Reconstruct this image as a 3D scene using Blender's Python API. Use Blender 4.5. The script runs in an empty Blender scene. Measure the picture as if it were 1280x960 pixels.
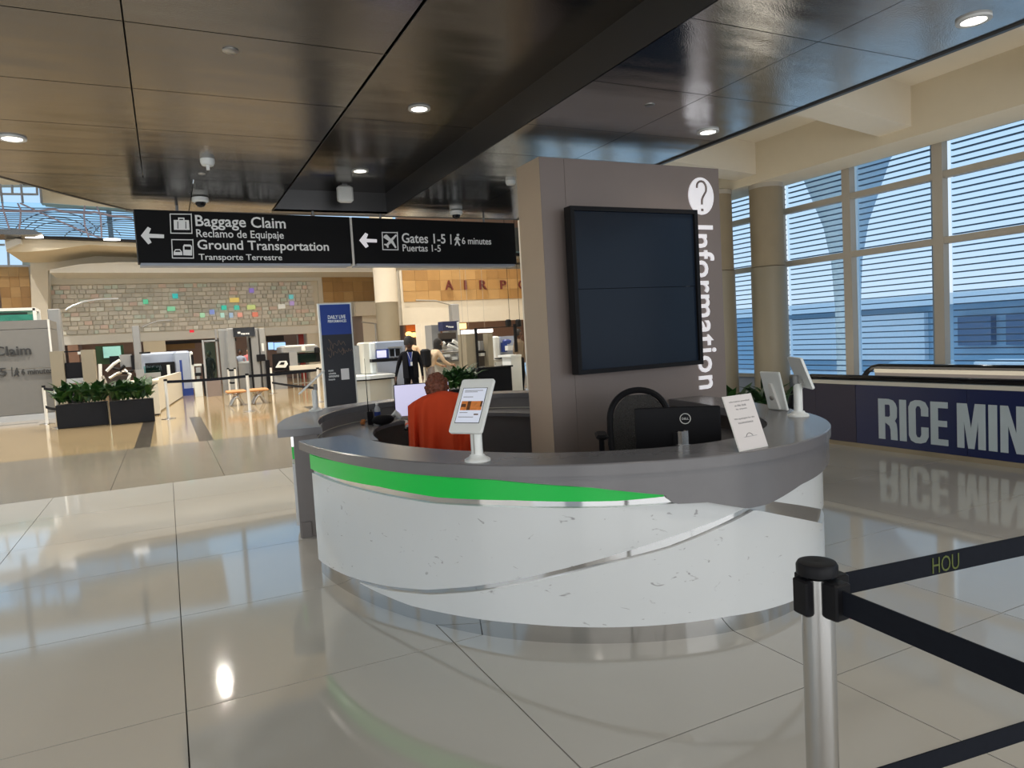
import bpy, math, random
from mathutils import Vector, Matrix, Euler
from mathutils.geometry import tessellate_polygon
random.seed(7)
sc = bpy.context.scene
COL = sc.collection
# ------------------------------------------------------------------ camera
CH = 1.55                      # eye height
FPX, YAW, PITCH, ROLL = 880.18, 0.4537, -0.06657, -0.05786
_cy, _sy, _cp, _sp = math.cos(YAW), math.sin(YAW), math.cos(PITCH), math.sin(PITCH)
FW = Vector((_sy*_cp, _cy*_cp, _sp)); _r0 = Vector((_cy, -_sy, 0)); _u0 = _r0.cross(FW)
RT = math.cos(ROLL)*_r0 + math.sin(ROLL)*_u0
UP = -math.sin(ROLL)*_r0 + math.cos(ROLL)*_u0
cd = bpy.data.cameras.new('camera'); cam = bpy.data.objects.new('camera', cd); COL.objects.link(cam)
M = Matrix((RT, UP, -FW)).transposed().to_4x4(); M.translation = Vector((0, 0, CH)); cam.matrix_world = M
cd.sensor_fit = 'HORIZONTAL'; cd.sensor_width = 36; cd.lens = FPX/1280*36; cd.clip_end = 500
sc.camera = cam
# ------------------------------------------------------------------ view, world
vs = sc.view_settings
vs.view_transform = 'Standard'; vs.look = 'None'; vs.gamma = 1; vs.use_curve_mapping = False
vs.exposure = 0.0
w = bpy.data.worlds.new('sky'); sc.world = w; w.use_nodes = True
nt = w.node_tree; nt.nodes.clear()
wo = nt.nodes.new('ShaderNodeOutputWorld'); wb = nt.nodes.new('ShaderNodeBackground')
tc = nt.nodes.new('ShaderNodeTexCoord'); sx = nt.nodes.new('ShaderNodeSeparateXYZ'); cr = nt.nodes.new('ShaderNodeValToRGB')
nt.links.new(tc.outputs['Generated'], sx.inputs[0]); nt.links.new(sx.outputs['Z'], cr.inputs[0])
cr.color_ramp.elements[0].position = 0.0; cr.color_ramp.elements[0].color = (0.80, 0.90, 1.0, 1)
cr.color_ramp.elements[1].position = 0.45; cr.color_ramp.elements[1].color = (0.50, 0.76, 1.0, 1)
nt.links.new(cr.outputs[0], wb.inputs['Color']); wb.inputs['Strength'].default_value = 1.05
nt.links.new(wb.outputs[0], wo.inputs[0])

def area(name, loc, rot, sx_, sy_, power, color):
    l = bpy.data.lights.new(name, 'AREA'); l.shape = 'RECTANGLE'; l.size = sx_; l.size_y = sy_; l.energy = power; l.color = color
    o = bpy.data.objects.new(name, l); COL.objects.link(o); o.location = loc; o.rotation_euler = rot
    return o
WARM = (1.0, 0.92, 0.80)
# unseen lights added to brighten the hall: high spots, canopy spots, areas behind camera
area('rear_fill', (1.0, -6.6, 2.0), (math.radians(90), 0, 0), 13, 4.0, 430, (1, .975, .94))  # added area light behind the camera for desk and pillar fronts
area('rear_fill', (-9, -2, 2.3), (math.radians(90), 0, math.radians(-65)), 9, 4, 190, (1, .975, .94))  # second added fill area, out of view at the left
def spot(name, loc, power, size=2.6, rad=.12, color=WARM):
    l = bpy.data.lights.new(name, 'SPOT'); l.energy = power; l.spot_size = size; l.spot_blend = 1; l.color = color; l.shadow_soft_size = rad
    o = bpy.data.objects.new(name, l); COL.objects.link(o); o.location = loc
    return o
for x in (-7, 1, 9, 17):
    for y in (13, 21, 28.5): spot('atrium_fill', (x, min(y, 28.5), 10.9), 2900, 2.7, .11, (1, .94, .84))  # spots added overhead without fixtures to brighten hall and far wall
for x, y in ((1.85, -1.2), (1.85, 1.6), (-1.5, 1.5), (-1.5, -2), (3.8, -.4), (5.6, 1.2)): spot('canopy_fill', (x, y, 3.06 if x != 1.85 else 3.3), 62, 2.6, .08)  # spots added out of view to light the floor from above
area('walkway_uplight_fill', (7.95, 3.4, .12), (math.radians(180), 0, 0), .7, 9, 62, (1, .90, .74))  # added uplight to brighten the beams above the walkway

# ------------------------------------------------------------------ pixel helpers (only used to read real positions off the photograph)
def ray(px, py): return RT*((px-640)/FPX) - UP*((py-480)/FPX) + FW
def az(px, py, z):
    d = ray(px, py); t = (z-CH)/d.z; return Vector((d.x*t, d.y*t, z))
def ay(px, py, y):
    d = ray(px, py); t = y/d.y; return Vector((d.x*t, y, CH+d.z*t))
def ax(px, py, x):
    d = ray(px, py); t = x/d.x; return Vector((x, d.y*t, CH+d.z*t))

# ------------------------------------------------------------------ materials
MATS = {}
def mat(name, col, rough=.6, metal=0., emit=0., var=.06, scale=6., bump=0., spec=.5, coat=0., ecol=None, stretch=None, alpha=1.):
    if name in MATS: return MATS[name]
    m = bpy.data.materials.new(name); m.use_nodes = True; n = m.node_tree; b = n.nodes['Principled BSDF']
    b.inputs['Roughness'].default_value = rough; b.inputs['Metallic'].default_value = metal
    b.inputs['Specular IOR Level'].default_value = spec; b.inputs['Coat Weight'].default_value = coat; b.inputs['Coat Roughness'].default_value = .05
    b.inputs['Alpha'].default_value = alpha
    c = (*col, 1)
    t = n.nodes.new('ShaderNodeTexCoord'); mp = n.nodes.new('ShaderNodeMapping'); nz = n.nodes.new('ShaderNodeTexNoise')
    n.links.new(t.outputs['Object'], mp.inputs[0]); n.links.new(mp.outputs[0], nz.inputs['Vector'])
    if stretch: mp.inputs['Scale'].default_value = stretch
    nz.inputs['Scale'].default_value = scale; nz.inputs['Detail'].default_value = 4
    mx = n.nodes.new('ShaderNodeMix'); mx.data_type = 'RGBA'; n.links.new(nz.outputs['Fac'], mx.inputs[0])
    mx.inputs[6].default_value = tuple(max(0, v*(1-var)) for v in col)+(1,); mx.inputs[7].default_value = tuple(min(1, v*(1+var)) for v in col)+(1,)
    n.links.new(mx.outputs[2], b.inputs['Base Color'])
    if bump:
        bp = n.nodes.new('ShaderNodeBump'); bp.inputs['Strength'].default_value = bump; bp.inputs['Distance'].default_value = .01
        n.links.new(nz.outputs['Fac'], bp.inputs['Height']); n.links.new(bp.outputs[0], b.inputs['Normal'])
    if emit:
        b.inputs['Emission Color'].default_value = (*(ecol or col), 1); b.inputs['Emission Strength'].default_value = emit
    MATS[name] = m
    return m
m_tile = mat('porcelain_tile', (.455, .44, .405), .06, var=.05, scale=1.2, spec=.75)
m_tile2 = mat('porcelain_tile_warm', (.49, .46, .40), .07, var=.06, scale=1.0, spec=.75)
m_grout = mat('grout', (.07, .065, .06), .8)
m_band = mat('grey_beige_stone', (.225, .195, .155), .14, var=.22, scale=1.5, stretch=(.6, 3, 1), spec=.7)
m_tan = mat('tan_terrazzo', (.37, .275, .155), .10, var=.18, scale=1.2, stretch=(.6, 2.5, 1), spec=.7)
m_strip = mat('dark_inlay', (.06, .05, .04), .2)
m_cream = mat('cream_plaster', (.77, .71, .60), .8, var=.03)
m_creamy = mat('warm_cream_plaster', (.79, .71, .56), .8, var=.03)
m_white = mat('white_plastic', (.80, .82, .80), .35, var=.02)
m_wpaint = mat('white_paint', (.78, .77, .73), .5, var=.02)
m_offw = mat('ivory_laminate', (.72, .68, .58), .45, var=.03)
m_grey = mat('grey_solid_surface', (.165, .16, .168), .25, var=.05, scale=14, spec=.7)
m_greyl = mat('grey_laminate', (.23, .21, .205), .45, var=.05, scale=12)
m_brown = mat('dark_brown_laminate', (.05, .038, .032), .45)
m_pillar = mat('taupe_laminate', (.235, .19, .172), .42, var=.05, scale=2.5)
m_pillarw = mat('beige_laminate', (.50, .40, .30), .5, var=.05, scale=2.5)
m_chrome = mat('polished_steel', (.62, .62, .62), .07, 1., var=.03)
m_brush = mat('brushed_steel', (.62, .61, .60), .26, 1., var=.06, scale=20, stretch=(1, 1, .05))
m_green = mat('green_light_panel', (.0, .34, .04), .3, emit=.36, ecol=(.0, .42, .05), var=.03)
m_black = mat('black_plastic', (.012, .012, .014), .4, spec=.12)
m_blackg = mat('black_gloss', (.008, .008, .010), .12, spec=.35)
m_blackf = mat('black_fabric', (.015, .015, .017), .85, spec=.12, var=.2, scale=40)
m_screen = mat('dark_screen', (.011, .018, .032), .16, spec=.2, var=.02)
m_sign = mat('black_sign_face', (.007, .007, .008), .7, spec=.2)
m_letter = mat('white_letter', (.85, .84, .86), .5, emit=.35, ecol=(.9, .85, .9), var=.01)
m_lettero = mat('sign_letter', (.70, .71, .70), .5, emit=.1, ecol=(1, 1, 1), var=.01)
m_dlet = mat('dark_letter', (.03, .03, .03), .5)
m_orange = mat('orange_cloth', (.62, .055, .008), .85, var=.12, scale=5)
m_skin = mat('skin_dark', (.10, .045, .025), .5)
m_skinl = mat('skin_light', (.42, .24, .16), .5)
m_hair = mat('dark_hair', (.012, .009, .008), .7, bump=.8, scale=60)
m_hairr = mat('auburn_hair', (.17, .052, .026), .55, bump=1., scale=45, var=.85)
m_leaf = mat('green_leaf', (.022, .075, .012), .45, var=.5, scale=9)
m_leafd = mat('dark_green_leaf', (.012, .045, .010), .45, var=.5, scale=9)
m_navy = mat('navy_panel', (.010, .018, .085), .32, var=.08, scale=1.5)
m_navyd = mat('dark_navy_panel', (.022, .018, .05), .35, var=.08, scale=1.5)
m_ban = mat('banner_letter', (.50, .58, .62), .45)
m_conc = mat('concrete', (.30, .245, .165), .75, var=.14, scale=3, bump=.1)
m_concl = mat('column_cladding', (.27, .235, .17), .5, var=.05, scale=3)
m_mull = mat('beige_mullion', (.45, .41, .35), .5, var=.03)
m_mullb = mat('grey_mullion', (.36, .39, .46), .5, var=.03)
m_louv = mat('louver_blade', (.10, .16, .26), .5)
m_wood = mat('maple_panel', (.46, .26, .09), .45, var=.2, scale=3, stretch=(1, 1, .3))
m_wood2 = mat('honey_panel', (.52, .31, .12), .45, var=.2, scale=3, stretch=(.3, 1, 1))
m_wood3 = mat('amber_panel', (.40, .22, .075), .45, var=.2, scale=3, stretch=(1, 1, .3))
m_red = mat('dark_red_letter', (.14, .02, .015), .5)
m_rib = mat('mauve_reflection', (.30, .28, .38), .5)
m_steelg = mat('grey_metal_paint', (.28, .285, .29), .4, var=.04)
m_bluegr = mat('blue_grey_housing', (.36, .41, .52), .4, var=.04)
m_belt = mat('black_webbing', (.010, .012, .018), .75, spec=.12, var=.15, scale=60)
m_yel = mat('olive_print', (.09, .115, .02), .6)
m_lamp = mat('lamp_diffuser', (1, .95, .85), .5, emit=6., ecol=(1, .93, .82))
m_lampw = mat('lamp_trim', (.7, .7, .68), .4)
m_paper = mat('paper', (.72, .68, .67), .7, var=.02)
m_ink = mat('ink', (.20, .19, .20), .7)
m_lit = mat('lit_screen', (.6, .6, .8), .4, emit=.62, ecol=(.72, .70, .95), var=.02)
m_tab = mat('tablet_screen', (.5, .52, .6), .3, emit=.42, ecol=(.75, .80, .92), var=.02)
m_litb = mat('blue_lit_screen', (.3, .5, .8), .4, emit=.7, ecol=(.35, .6, .95), var=.1)
m_sky = mat('strip_light', (1, 1, 1), .5, emit=3., ecol=(1, 1, 1))
m_glow = mat('amber_lamp', (1, .6, .2), .5, emit=2.6, ecol=(1, .55, .16))
m_orwall = mat('orange_wall', (.60, .16, .03), .6)
m_exit = mat('exit_sign_red', (.6, .02, .03), .5, emit=.8, ecol=(.8, .03, .05))
m_gblue = mat('poster_blue', (.012, .04, .23), .5, var=.15, scale=2)
m_pdark = mat('poster_dark', (.020, .020, .028), .5)
m_bench = mat('tan_upholstery', (.50, .24, .09), .6, var=.08)
m_alum = mat('cast_aluminium', (.45, .44, .42), .35, .8)
m_pink = mat('pink_plaster', (.42, .26, .20), .8)
m_dkgap = mat('dark_shopfront', (.04, .03, .028), .6, var=.4)
m_out = mat('apron_concrete', (.62, .68, .74), .9)
m_outw = mat('concourse_white', (.85, .86, .88), .7)
m_outb = mat('concourse_grey', (.34, .48, .60), .7)
m_outc = mat('tower_shaded', (.36, .45, .53), .7)  # grey-blue puts the white funnel's shade into its colour

# ceiling metal: dark bronze sheet with shallow waves and fine perforation
def ceiling_mat(name, col, rough):
    m = mat(name, col, rough, 1., var=.10, scale=1.3)
    n = m.node_tree; b = n.nodes['Principled BSDF']
    t = n.nodes.new('ShaderNodeTexCoord'); mp = n.nodes.new('ShaderNodeMapping'); mp.inputs['Scale'].default_value = (.9, 3.2, 1)
    a = n.nodes.new('ShaderNodeTexNoise'); a.inputs['Scale'].default_value = 1.1; a.inputs['Detail'].default_value = 1.5
    v = n.nodes.new('ShaderNodeTexVoronoi'); v.inputs['Scale'].default_value = 130
    n.links.new(t.outputs['Object'], mp.inputs[0]); n.links.new(mp.outputs[0], a.inputs['Vector']); n.links.new(t.outputs['Object'], v.inputs['Vector'])
    b1 = n.nodes.new('ShaderNodeBump'); b1.inputs['Distance'].default_value = .05; b1.inputs['Strength'].default_value = .14
    b2 = n.nodes.new('ShaderNodeBump'); b2.inputs['Distance'].default_value = .002; b2.inputs['Strength'].default_value = .16
    n.links.new(a.outputs['Fac'], b1.inputs['Height']); n.links.new(v.outputs['Distance'], b2.inputs['Height'])
    n.links.new(b1.outputs[0], b2.inputs['Normal']); n.links.new(b2.outputs[0], b.inputs['Normal'])
    return m
m_ceil = ceiling_mat('bronze_ceiling', (.185, .170, .155), .19)
m_ceilr = ceiling_mat('bronze_ceiling_sheen', (.46, .46, .46), .14)  # same metal, colour lightened for the window reflections on this side
m_fasc = mat('dark_fascia', (.075, .075, .078), .35, .6, var=.06, scale=2)

def marble():
    m = mat('white_marble', (.67, .69, .70), .16, var=.04, scale=2.2, spec=.6)
    n = m.node_tree; b = n.nodes['Principled BSDF']
    t = n.nodes.new('ShaderNodeTexCoord'); mp = n.nodes.new('ShaderNodeMapping'); mp.inputs['Scale'].default_value = (4.5, 4.5, 11)
    mp.inputs['Rotation'].default_value = (.3, .5, 0)
    a = n.nodes.new('ShaderNodeTexNoise'); a.inputs['Scale'].default_value = 2.2; a.inputs['Detail'].default_value = 7; a.inputs['Distortion'].default_value = 1.6
    n.links.new(t.outputs['Object'], mp.inputs[0]); n.links.new(mp.outputs[0], a.inputs['Vector'])
    r = n.nodes.new('ShaderNodeValToRGB'); e = r.color_ramp.elements
    e[0].position = .27; e[0].color = (.42, .40, .41, 1); e[1].position = .33; e[1].color = (1, 1, 1, 1)
    n.links.new(a.outputs['Fac'], r.inputs[0])
    mx = n.nodes.new('ShaderNodeMix'); mx.data_type = 'RGBA'; mx.blend_type = 'MULTIPLY'; mx.inputs[0].default_value = .8
    old = b.inputs['Base Color'].links[0].from_socket
    n.links.new(old, mx.inputs[6]); n.links.new(r.outputs[0], mx.inputs[7]); n.links.new(mx.outputs[2], b.inputs['Base Color'])
    return m
m_marble = marble()
def glass(name, tint, gloss=.08):
    m = bpy.data.materials.new(name); m.use_nodes = True; n = m.node_tree; n.nodes.clear()
    o = n.nodes.new('ShaderNodeOutputMaterial'); mx = n.nodes.new('ShaderNodeMixShader'); t = n.nodes.new('ShaderNodeBsdfTransparent'); g = n.nodes.new('ShaderNodeBsdfGlossy')
    t.inputs[0].default_value = (*tint, 1); g.inputs['Roughness'].default_value = .03; g.inputs[0].default_value = (.9, .95, 1, 1)
    f = n.nodes.new('ShaderNodeFresnel'); f.inputs[0].default_value = 1.45
    ge = n.nodes.new('ShaderNodeNewGeometry'); mt = n.nodes.new('ShaderNodeMath'); mt.operation = 'SUBTRACT'; mt.inputs[0].default_value = 1; n.links.new(ge.outputs['Backfacing'], mt.inputs[1]); mu = n.nodes.new('ShaderNodeMath'); mu.operation = 'MULTIPLY'; n.links.new(f.outputs[0], mu.inputs[0]); n.links.new(mt.outputs[0], mu.inputs[1]); f.inputs[0].default_value = 1.3
    n.links.new(mu.outputs[0], mx.inputs[0]); n.links.new(t.outputs[0], mx.inputs[1]); n.links.new(g.outputs[0], mx.inputs[2]); n.links.new(mx.outputs[0], o.inputs[0])
    return m
m_glass = glass('window_glass', (.86, .94, 1.0))
m_glassb = glass('blue_reflection_glass', (.74, .90, 1.0))  # blue tint for the band of mirrored windows
m_glassg = glass('green_case_glass', (.60, .85, .78))

# ------------------------------------------------------------------ mesh builder
ORG = {}
class G:
    def __init__(s): s.v = []; s.f = []; s.mi = []; s.cur = 0
    def add(s, vs_, fs):
        o = len(s.v); s.v += [Vector(p) for p in vs_]; s.f += [tuple(i+o for i in f) for f in fs]; s.mi += [s.cur]*len(fs); return s
    def box(s, x0, x1, y0, y1, z0, z1, M=None):
        p = [Vector((x, y, z)) for z in (z0, z1) for y in (y0, y1) for x in (x0, x1)]
        if M: p = [M @ q for q in p]
        return s.add(p, [(0, 2, 3, 1), (4, 5, 7, 6), (0, 1, 5, 4), (2, 6, 7, 3), (0, 4, 6, 2), (1, 3, 7, 5)])
    def bbox(s, x0, x1, y0, y1, z0, z1, b=.005, M=None):      # box with chamfered vertical and top edges
        q = [(x0+b, y0), (x1-b, y0), (x1, y0+b), (x1, y1-b), (x1-b, y1), (x0+b, y1), (x0, y1-b), (x0, y0+b)]
        q2 = [(x0+2*b, y0+b), (x1-2*b, y0+b), (x1-b, y0+2*b), (x1-b, y1-2*b), (x1-2*b, y1-b), (x0+2*b, y1-b), (x0+b, y1-2*b), (x0+b, y0+2*b)]
        rings = [[Vector((x, y, z)) for x, y in r] for r, z in ((q2, z0), (q, z0+b), (q, z1-b), (q2, z1))]
        return s.loft(rings, True, True, M)
    def loft(s, rings, cap0=True, cap1=True, M=None, closed=True):
        n = len(rings[0]); p = [Vector(q) for r in rings for q in r]
        if M: p = [M @ q for q in p]
        f = []
        for k in range(len(rings)-1):
            for i in range(n if closed else n-1):
                j = (i+1) % n; f.append((k*n+i, k*n+j, (k+1)*n+j, (k+1)*n+i))
        if cap0: f.append(tuple(reversed(range(n))))
        if cap1: f.append(tuple(range((len(rings)-1)*n, len(rings)*n)))
        return s.add(p, f)
    def lathe(s, prof, n=24, M=None, sx=1., sy=1.):
        rings = [[(r*math.cos(2*math.pi*i/n)*sx, r*math.sin(2*math.pi*i/n)*sy, z) for i in range(n)] for r, z in prof]
        return s.loft(rings, True, True, M)
    def cyl(s, c, r, z0, z1, n=20): return s.lathe([(r, z0), (r, z1)], n, Matrix.Translation((c[0], c[1], 0)))
    def tube(s, pts, r, n=8, flat=None):
        pts = [Vector(p) for p in pts]; rings = []
        rr = r if isinstance(r, (list, tuple)) else [r]*len(pts)
        a = None
        for i, p in enumerate(pts):
            d = (pts[min(i+1, len(pts)-1)]-pts[max(i-1, 0)]).normalized()
            if a is None:
                a = d.orthogonal().normalized() if abs(d.z) > .95 else Vector((0, 0, 1)).cross(d).normalized()
            a = (a-d*a.dot(d)).normalized(); b = d.cross(a)
            rings.append([p+(a*math.cos(2*math.pi*k/n)+b*math.sin(2*math.pi*k/n)*(flat or 1))*rr[i] for k in range(n)])
        return s.loft(rings)
    def sphere(s, c, r, n=14, m=9, sc_=(1, 1, 1), M=None):
        prof = [(max(1e-4, r*math.sin(math.pi*i/m)), -r*math.cos(math.pi*i/m)) for i in range(m+1)]
        T = Matrix.Translation(c) @ Matrix.Diagonal((*sc_, 1))
        return s.lathe(prof, n, (M @ T) if M else T)
    def prism(s, poly, ex, M=None):                             # poly: 3D points, extruded by vector ex
        p = [Vector(q) for q in poly]; ex = Vector(ex); n = len(p)
        tri = tessellate_polygon([p]); nrm = Vector((0, 0, 0))
        for i in range(n): nrm += p[i].cross(p[(i+1) % n])
        flip = nrm.dot(ex) > 0
        f = []
        for t in tri:
            tn = (p[t[1]]-p[t[0]]).cross(p[t[2]]-p[t[0]])
            if tn.dot(ex) > 0: t = (t[0], t[2], t[1])
            f.append(tuple(t)); f.append((t[0]+n, t[2]+n, t[1]+n))
        for i in range(n):
            j = (i+1) % n; f.append((i, j, j+n, i+n) if not flip else (i, i+n, j+n, j))
        pts = p+[q+ex for q in p]
        if M: pts = [M @ q for q in pts]
        return s.add(pts, f)
    def obj(s, name, m, parent=None, smooth=False, org=None):
        if parent is not None: org = Vector(ORG.get(parent.name, (0, 0, 0)))
        elif org is None:
            xs = [p.x for p in s.v]; ys = [p.y for p in s.v]; zs = [p.z for p in s.v]
            org = Vector(((min(xs)+max(xs))/2, (min(ys)+max(ys))/2, min(zs)))
        org = Vector(org)
        me = bpy.data.meshes.new(name); me.from_pydata([p-org for p in s.v], [], s.f); me.validate(); me.update()
        for mm in (m if isinstance(m, (list, tuple)) else [m]): me.materials.append(mm)
        if isinstance(m, (list, tuple)) and len(me.polygons) == len(s.mi): me.polygons.foreach_set('material_index', s.mi)
        if smooth:
            me.polygons.foreach_set('use_smooth', [True]*len(me.polygons)); me.set_sharp_from_angle(angle=math.radians(38))
        o = bpy.data.objects.new(name, me); COL.objects.link(o)
        if parent is not None: o.parent = parent
        else: o.location = org
        ORG[o.name] = tuple(org)
        return o
def thing(name, label, cat, loc=(0, 0, 0), group=None, rz=0):
    o = bpy.data.objects.new(name, None); COL.objects.link(o); o.location = loc; o.empty_display_size = .1
    o.rotation_euler = (0, 0, rz); o['label'] = label; o['category'] = cat
    if group: o['group'] = group
    ORG[o.name] = (0, 0, 0) if rz else tuple(loc)
    return o
def tag(o, label, cat, group=None):
    o['label'] = label; o['category'] = cat
    if group: o['group'] = group
    return o
def struct(o): o['kind'] = 'structure'; return o
def stuff(o): o['kind'] = 'stuff'; return o
def holder(name, loc=(0, 0, 0)):
    o = bpy.data.objects.new(name, None); COL.objects.link(o); o.location = loc; o['kind'] = 'structure'; ORG[o.name] = tuple(loc); return o
def kids(o): return [c for c in bpy.data.objects if c.parent == o]
def dup(root, loc, rz=None, label=None):
    def cp(o, parent):
        c = o.copy(); COL.objects.link(c); c.parent = parent
        for ch in KID.get(o.name, ()): cp(ch, c)
        return c
    KID.clear()
    for o in bpy.data.objects:
        if o.parent: KID.setdefault(o.parent.name, []).append(o)
    r = cp(root, None); r.location = loc
    if rz is not None: r.rotation_euler = (0, 0, rz)
    if label: r['label'] = label
    return r
KID = {}
def P(px, py, y): return ay(px, py, y)
def slab(g, pts, y, d):                       # outline read at depth y, real thickness d away from the hall
    return g.prism([ay(a, b, y) for a, b in pts], (0, d, 0))
def pxbox(g, x0, y0, x1, y1, Y, d, lean=True):        # upright box whose front face is at depth Y
    a = ay((x0), (y0+y1)/2, Y); b = ay(x1, (y0+y1)/2, Y); t = ay((x0+x1)/2, y0, Y); u = ay((x0+x1)/2, y1, Y)
    return g.box(a.x, b.x, Y, Y+d, u.z, t.z)

# lettering
def text(g, s, p0, right, up, width, height, depth=.004, bold=.0, sp=1.):
    cu = bpy.data.curves.new('t', 'FONT'); cu.body = s; cu.size = 1; cu.offset = bold; cu.resolution_u = 3; cu.space_character = sp
    cu.offset = min(bold, .013)
    o = bpy.data.objects.new('t', cu); COL.objects.link(o)
    bpy.context.view_layer.update()
    me = bpy.data.meshes.new_from_object(o.evaluated_get(bpy.context.evaluated_depsgraph_get()))
    vs_ = [v.co.copy() for v in me.vertices]; fs = [tuple(p.vertices) for p in me.polygons]
    bpy.data.objects.remove(o); bpy.data.curves.remove(cu); bpy.data.meshes.remove(me)
    x0 = min(v.x for v in vs_); x1 = max(v.x for v in vs_); y0 = min(v.y for v in vs_); y1 = max(v.y for v in vs_)
    right = Vector(right).normalized(); up = Vector(up).normalized(); nrm = right.cross(up)
    kx = width/(x1-x0); ky = height/(y1-y0) if height else kx
    pts = [Vector(p0)+right*((v.x-x0)*kx)+up*((v.y-y0)*ky) for v in vs_]
    n = len(pts); ed = {}
    fr = [p+nrm*depth for p in pts]
    for f in fs:
        for i in range(len(f)):
            a, b = f[i], f[(i+1) % len(f)]
            ed[(a, b)] = 1
    sides = [(a, b, b+n, a+n) for (a, b) in ed if (b, a) not in ed]
    g.add(pts+fr, [tuple(i+n for i in f) for f in fs]+[(q[0], q[1], q[2], q[3]) for q in sides])
    return g

# ================================================================== SETTING: floor
GX0, GY0, TP = -0.045, 2.085, 1.2555
floor = struct(G().box(-15, 9.6, -7, 11.2, -.12, -.012).prism([(-15, 11.2, -.12), (5.9, 11.2, -.12), (21.4, 42, -.12), (-15, 42, -.12)], (0, 0, .108)).obj('floor', m_grout, org=(0, 0, 0)))
tm = {}
j = .0028
for ix in range(-5, 8):
    for iy in range(-4, 6):
        x0 = GX0+ix*TP; y0 = GY0+iy*TP; x1 = min(x0+TP, 9.5)
        if x0 > 9.4: continue
        key = round(x1-x0, 3)
        if key not in tm:
            o = G().box(j, x1-x0-j, j, TP-j, -.012, 0).obj('floor_tile', m_tile, floor); tm[key] = o
        else:
            o = tm[key].copy(); COL.objects.link(o)
        o.location = (x0, y0, 0)
YB = GY0+6*TP            # 9.62
Y2, Y3 = 13.8, 19.45
def slabs(xs, y0, y1, m, name):
    for a, b in zip(xs[:-1], xs[1:]):
        G().box(a+.003, b-.003, y0+.003, y1-.003, -.012, 0).obj(name, m, floor)
xs = [-15, -11.5, -8, -4.4, -.72, .55, 3.2, 6.2]
slabs(xs[-1:]+[9.5], YB, 11.2, m_tile2, 'floor_slab')
slabs(xs, YB, Y2, m_band, 'stone_band')
# tan floor with dark inlay strips that run away from the camera
tan = [(-15, -4.6), (-4.35, -.62), (-.37, .42), (.66, 3.2), (3.45, 6.2)]
for a, b in tan: G().box(a+.003, b-.003, Y2, Y3, -.012, 0).obj('floor_slab', m_tan, floor)
for a, b in [(-4.6, -4.35), (-.62, -.37), (.42, .66), (3.2, 3.45)]:
    G().box(a, b, Y2, Y3, -.012, 0).obj('inlay_strip', m_strip, floor)
for k in range(4):
    y0 = Y3+k*5.6
    slabs([-15, -9.5, -4, 1.5, 7, 10+2.8*k], y0, min(y0+5.6, 41), m_tan, 'floor_slab')
G().box(-15, -3.2, 22.4, 22.65, 0, .001).obj('inlay_strip', m_strip, floor)

# ================================================================== SETTING: canopy ceiling
CZ, RZ = 3.10, 3.34
XL, XR, XE, YE = 1.20, 2.50, 4.32, 8.42
ceil = holder('ceiling')
# curved left edge of the canopy
def left_edge(y): return -0.2-1.02*((YE-y)/1.56)**.93 if y < YE else -.2
def cpan(g, poly, z0, z1): return g.prism([(x, y, z0) for x, y in poly], (0, 0, z1-z0))
ys = [-7, -4.6, -2.6, -.9, .55, 1.75, 2.85, 3.75, 4.65, 5.45, 6.2, 6.9, 7.65, YE]
for a, b in zip(ys[:-1], ys[1:]):
    xsplit = [-99, -1.6, -.05, XL] if b < 7.6 else [-99, .35, XL]
    for q0, q1 in zip(xsplit[:-1], xsplit[1:]):
        n = 6
        le = [(max(q0, left_edge(a+(b-a)*k/n)), a+(b-a)*k/n) for k in range(n+1)]
        if all(p[0] >= q1-.02 for p in le): continue
        poly = [(min(x, q1-.02)+.004, y) for x, y in le]
        poly[0] = (poly[0][0], a+.004); poly[-1] = (poly[-1][0], b-.004)
        poly = poly+[(q1-.004, b-.004), (q1-.004, a+.004)]
        cpan(G(), poly, CZ, CZ+.02).obj('ceiling_panel', m_ceil, ceil)
for a, b in zip(ys[:-1], ys[1:]):
    for q0, q1 in ((XR, 3.42), (3.42, XE)):
        G().box(q0+.003, q1-.003, a+.003, b-.003, CZ, CZ+.02).obj('ceiling_panel', m_ceilr, ceil)
for a, b in ((-7, -3), (-3, .2), (.2, 3.0), (3.0, 5.6), (5.6, 8.25)):
    G().box(XL, XR, a+.004, b-.004, RZ, RZ+.02).obj('recess_panel', m_ceil, ceil)
G().box(XL-.02, XL, -7, 8.25, CZ+.0, RZ).box(XR, XR+.012, -7, 8.25, CZ, RZ).box(XL, XR, 8.25, 8.27, CZ, RZ).box(XL, XR, 8.25, YE, CZ, CZ+.02).obj('recess_fascia', m_fasc, ceil)
G().box(XE, XE+.035, -7, YE, CZ-.012, CZ+.30).obj('edge_trim', m_fasc, ceil)
g = G(); n = 40; le = [(left_edge(-7+(YE+7)*k/n), -7+(YE+7)*k/n) for k in range(n+1)]
for (x0, y0), (x1, y1) in zip(le[:-1], le[1:]):
    g.prism([(x0, y0, CZ-.005), (x1, y1, CZ-.005), (x1-.03, y1, CZ-.005), (x0-.03, y0, CZ-.005)], (0, 0, .30))
g.box(-.25, XE, YE, YE+.03, CZ-.005, CZ+.3)
g.obj('edge_trim', m_fasc, ceil)
G().prism([(x, y, CZ+.35) for x, y in le]+[(XE, YE, CZ+.35), (XE, -7, CZ+.35)], (0, 0, .05)).obj('roof_deck', m_fasc, ceil)

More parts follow.
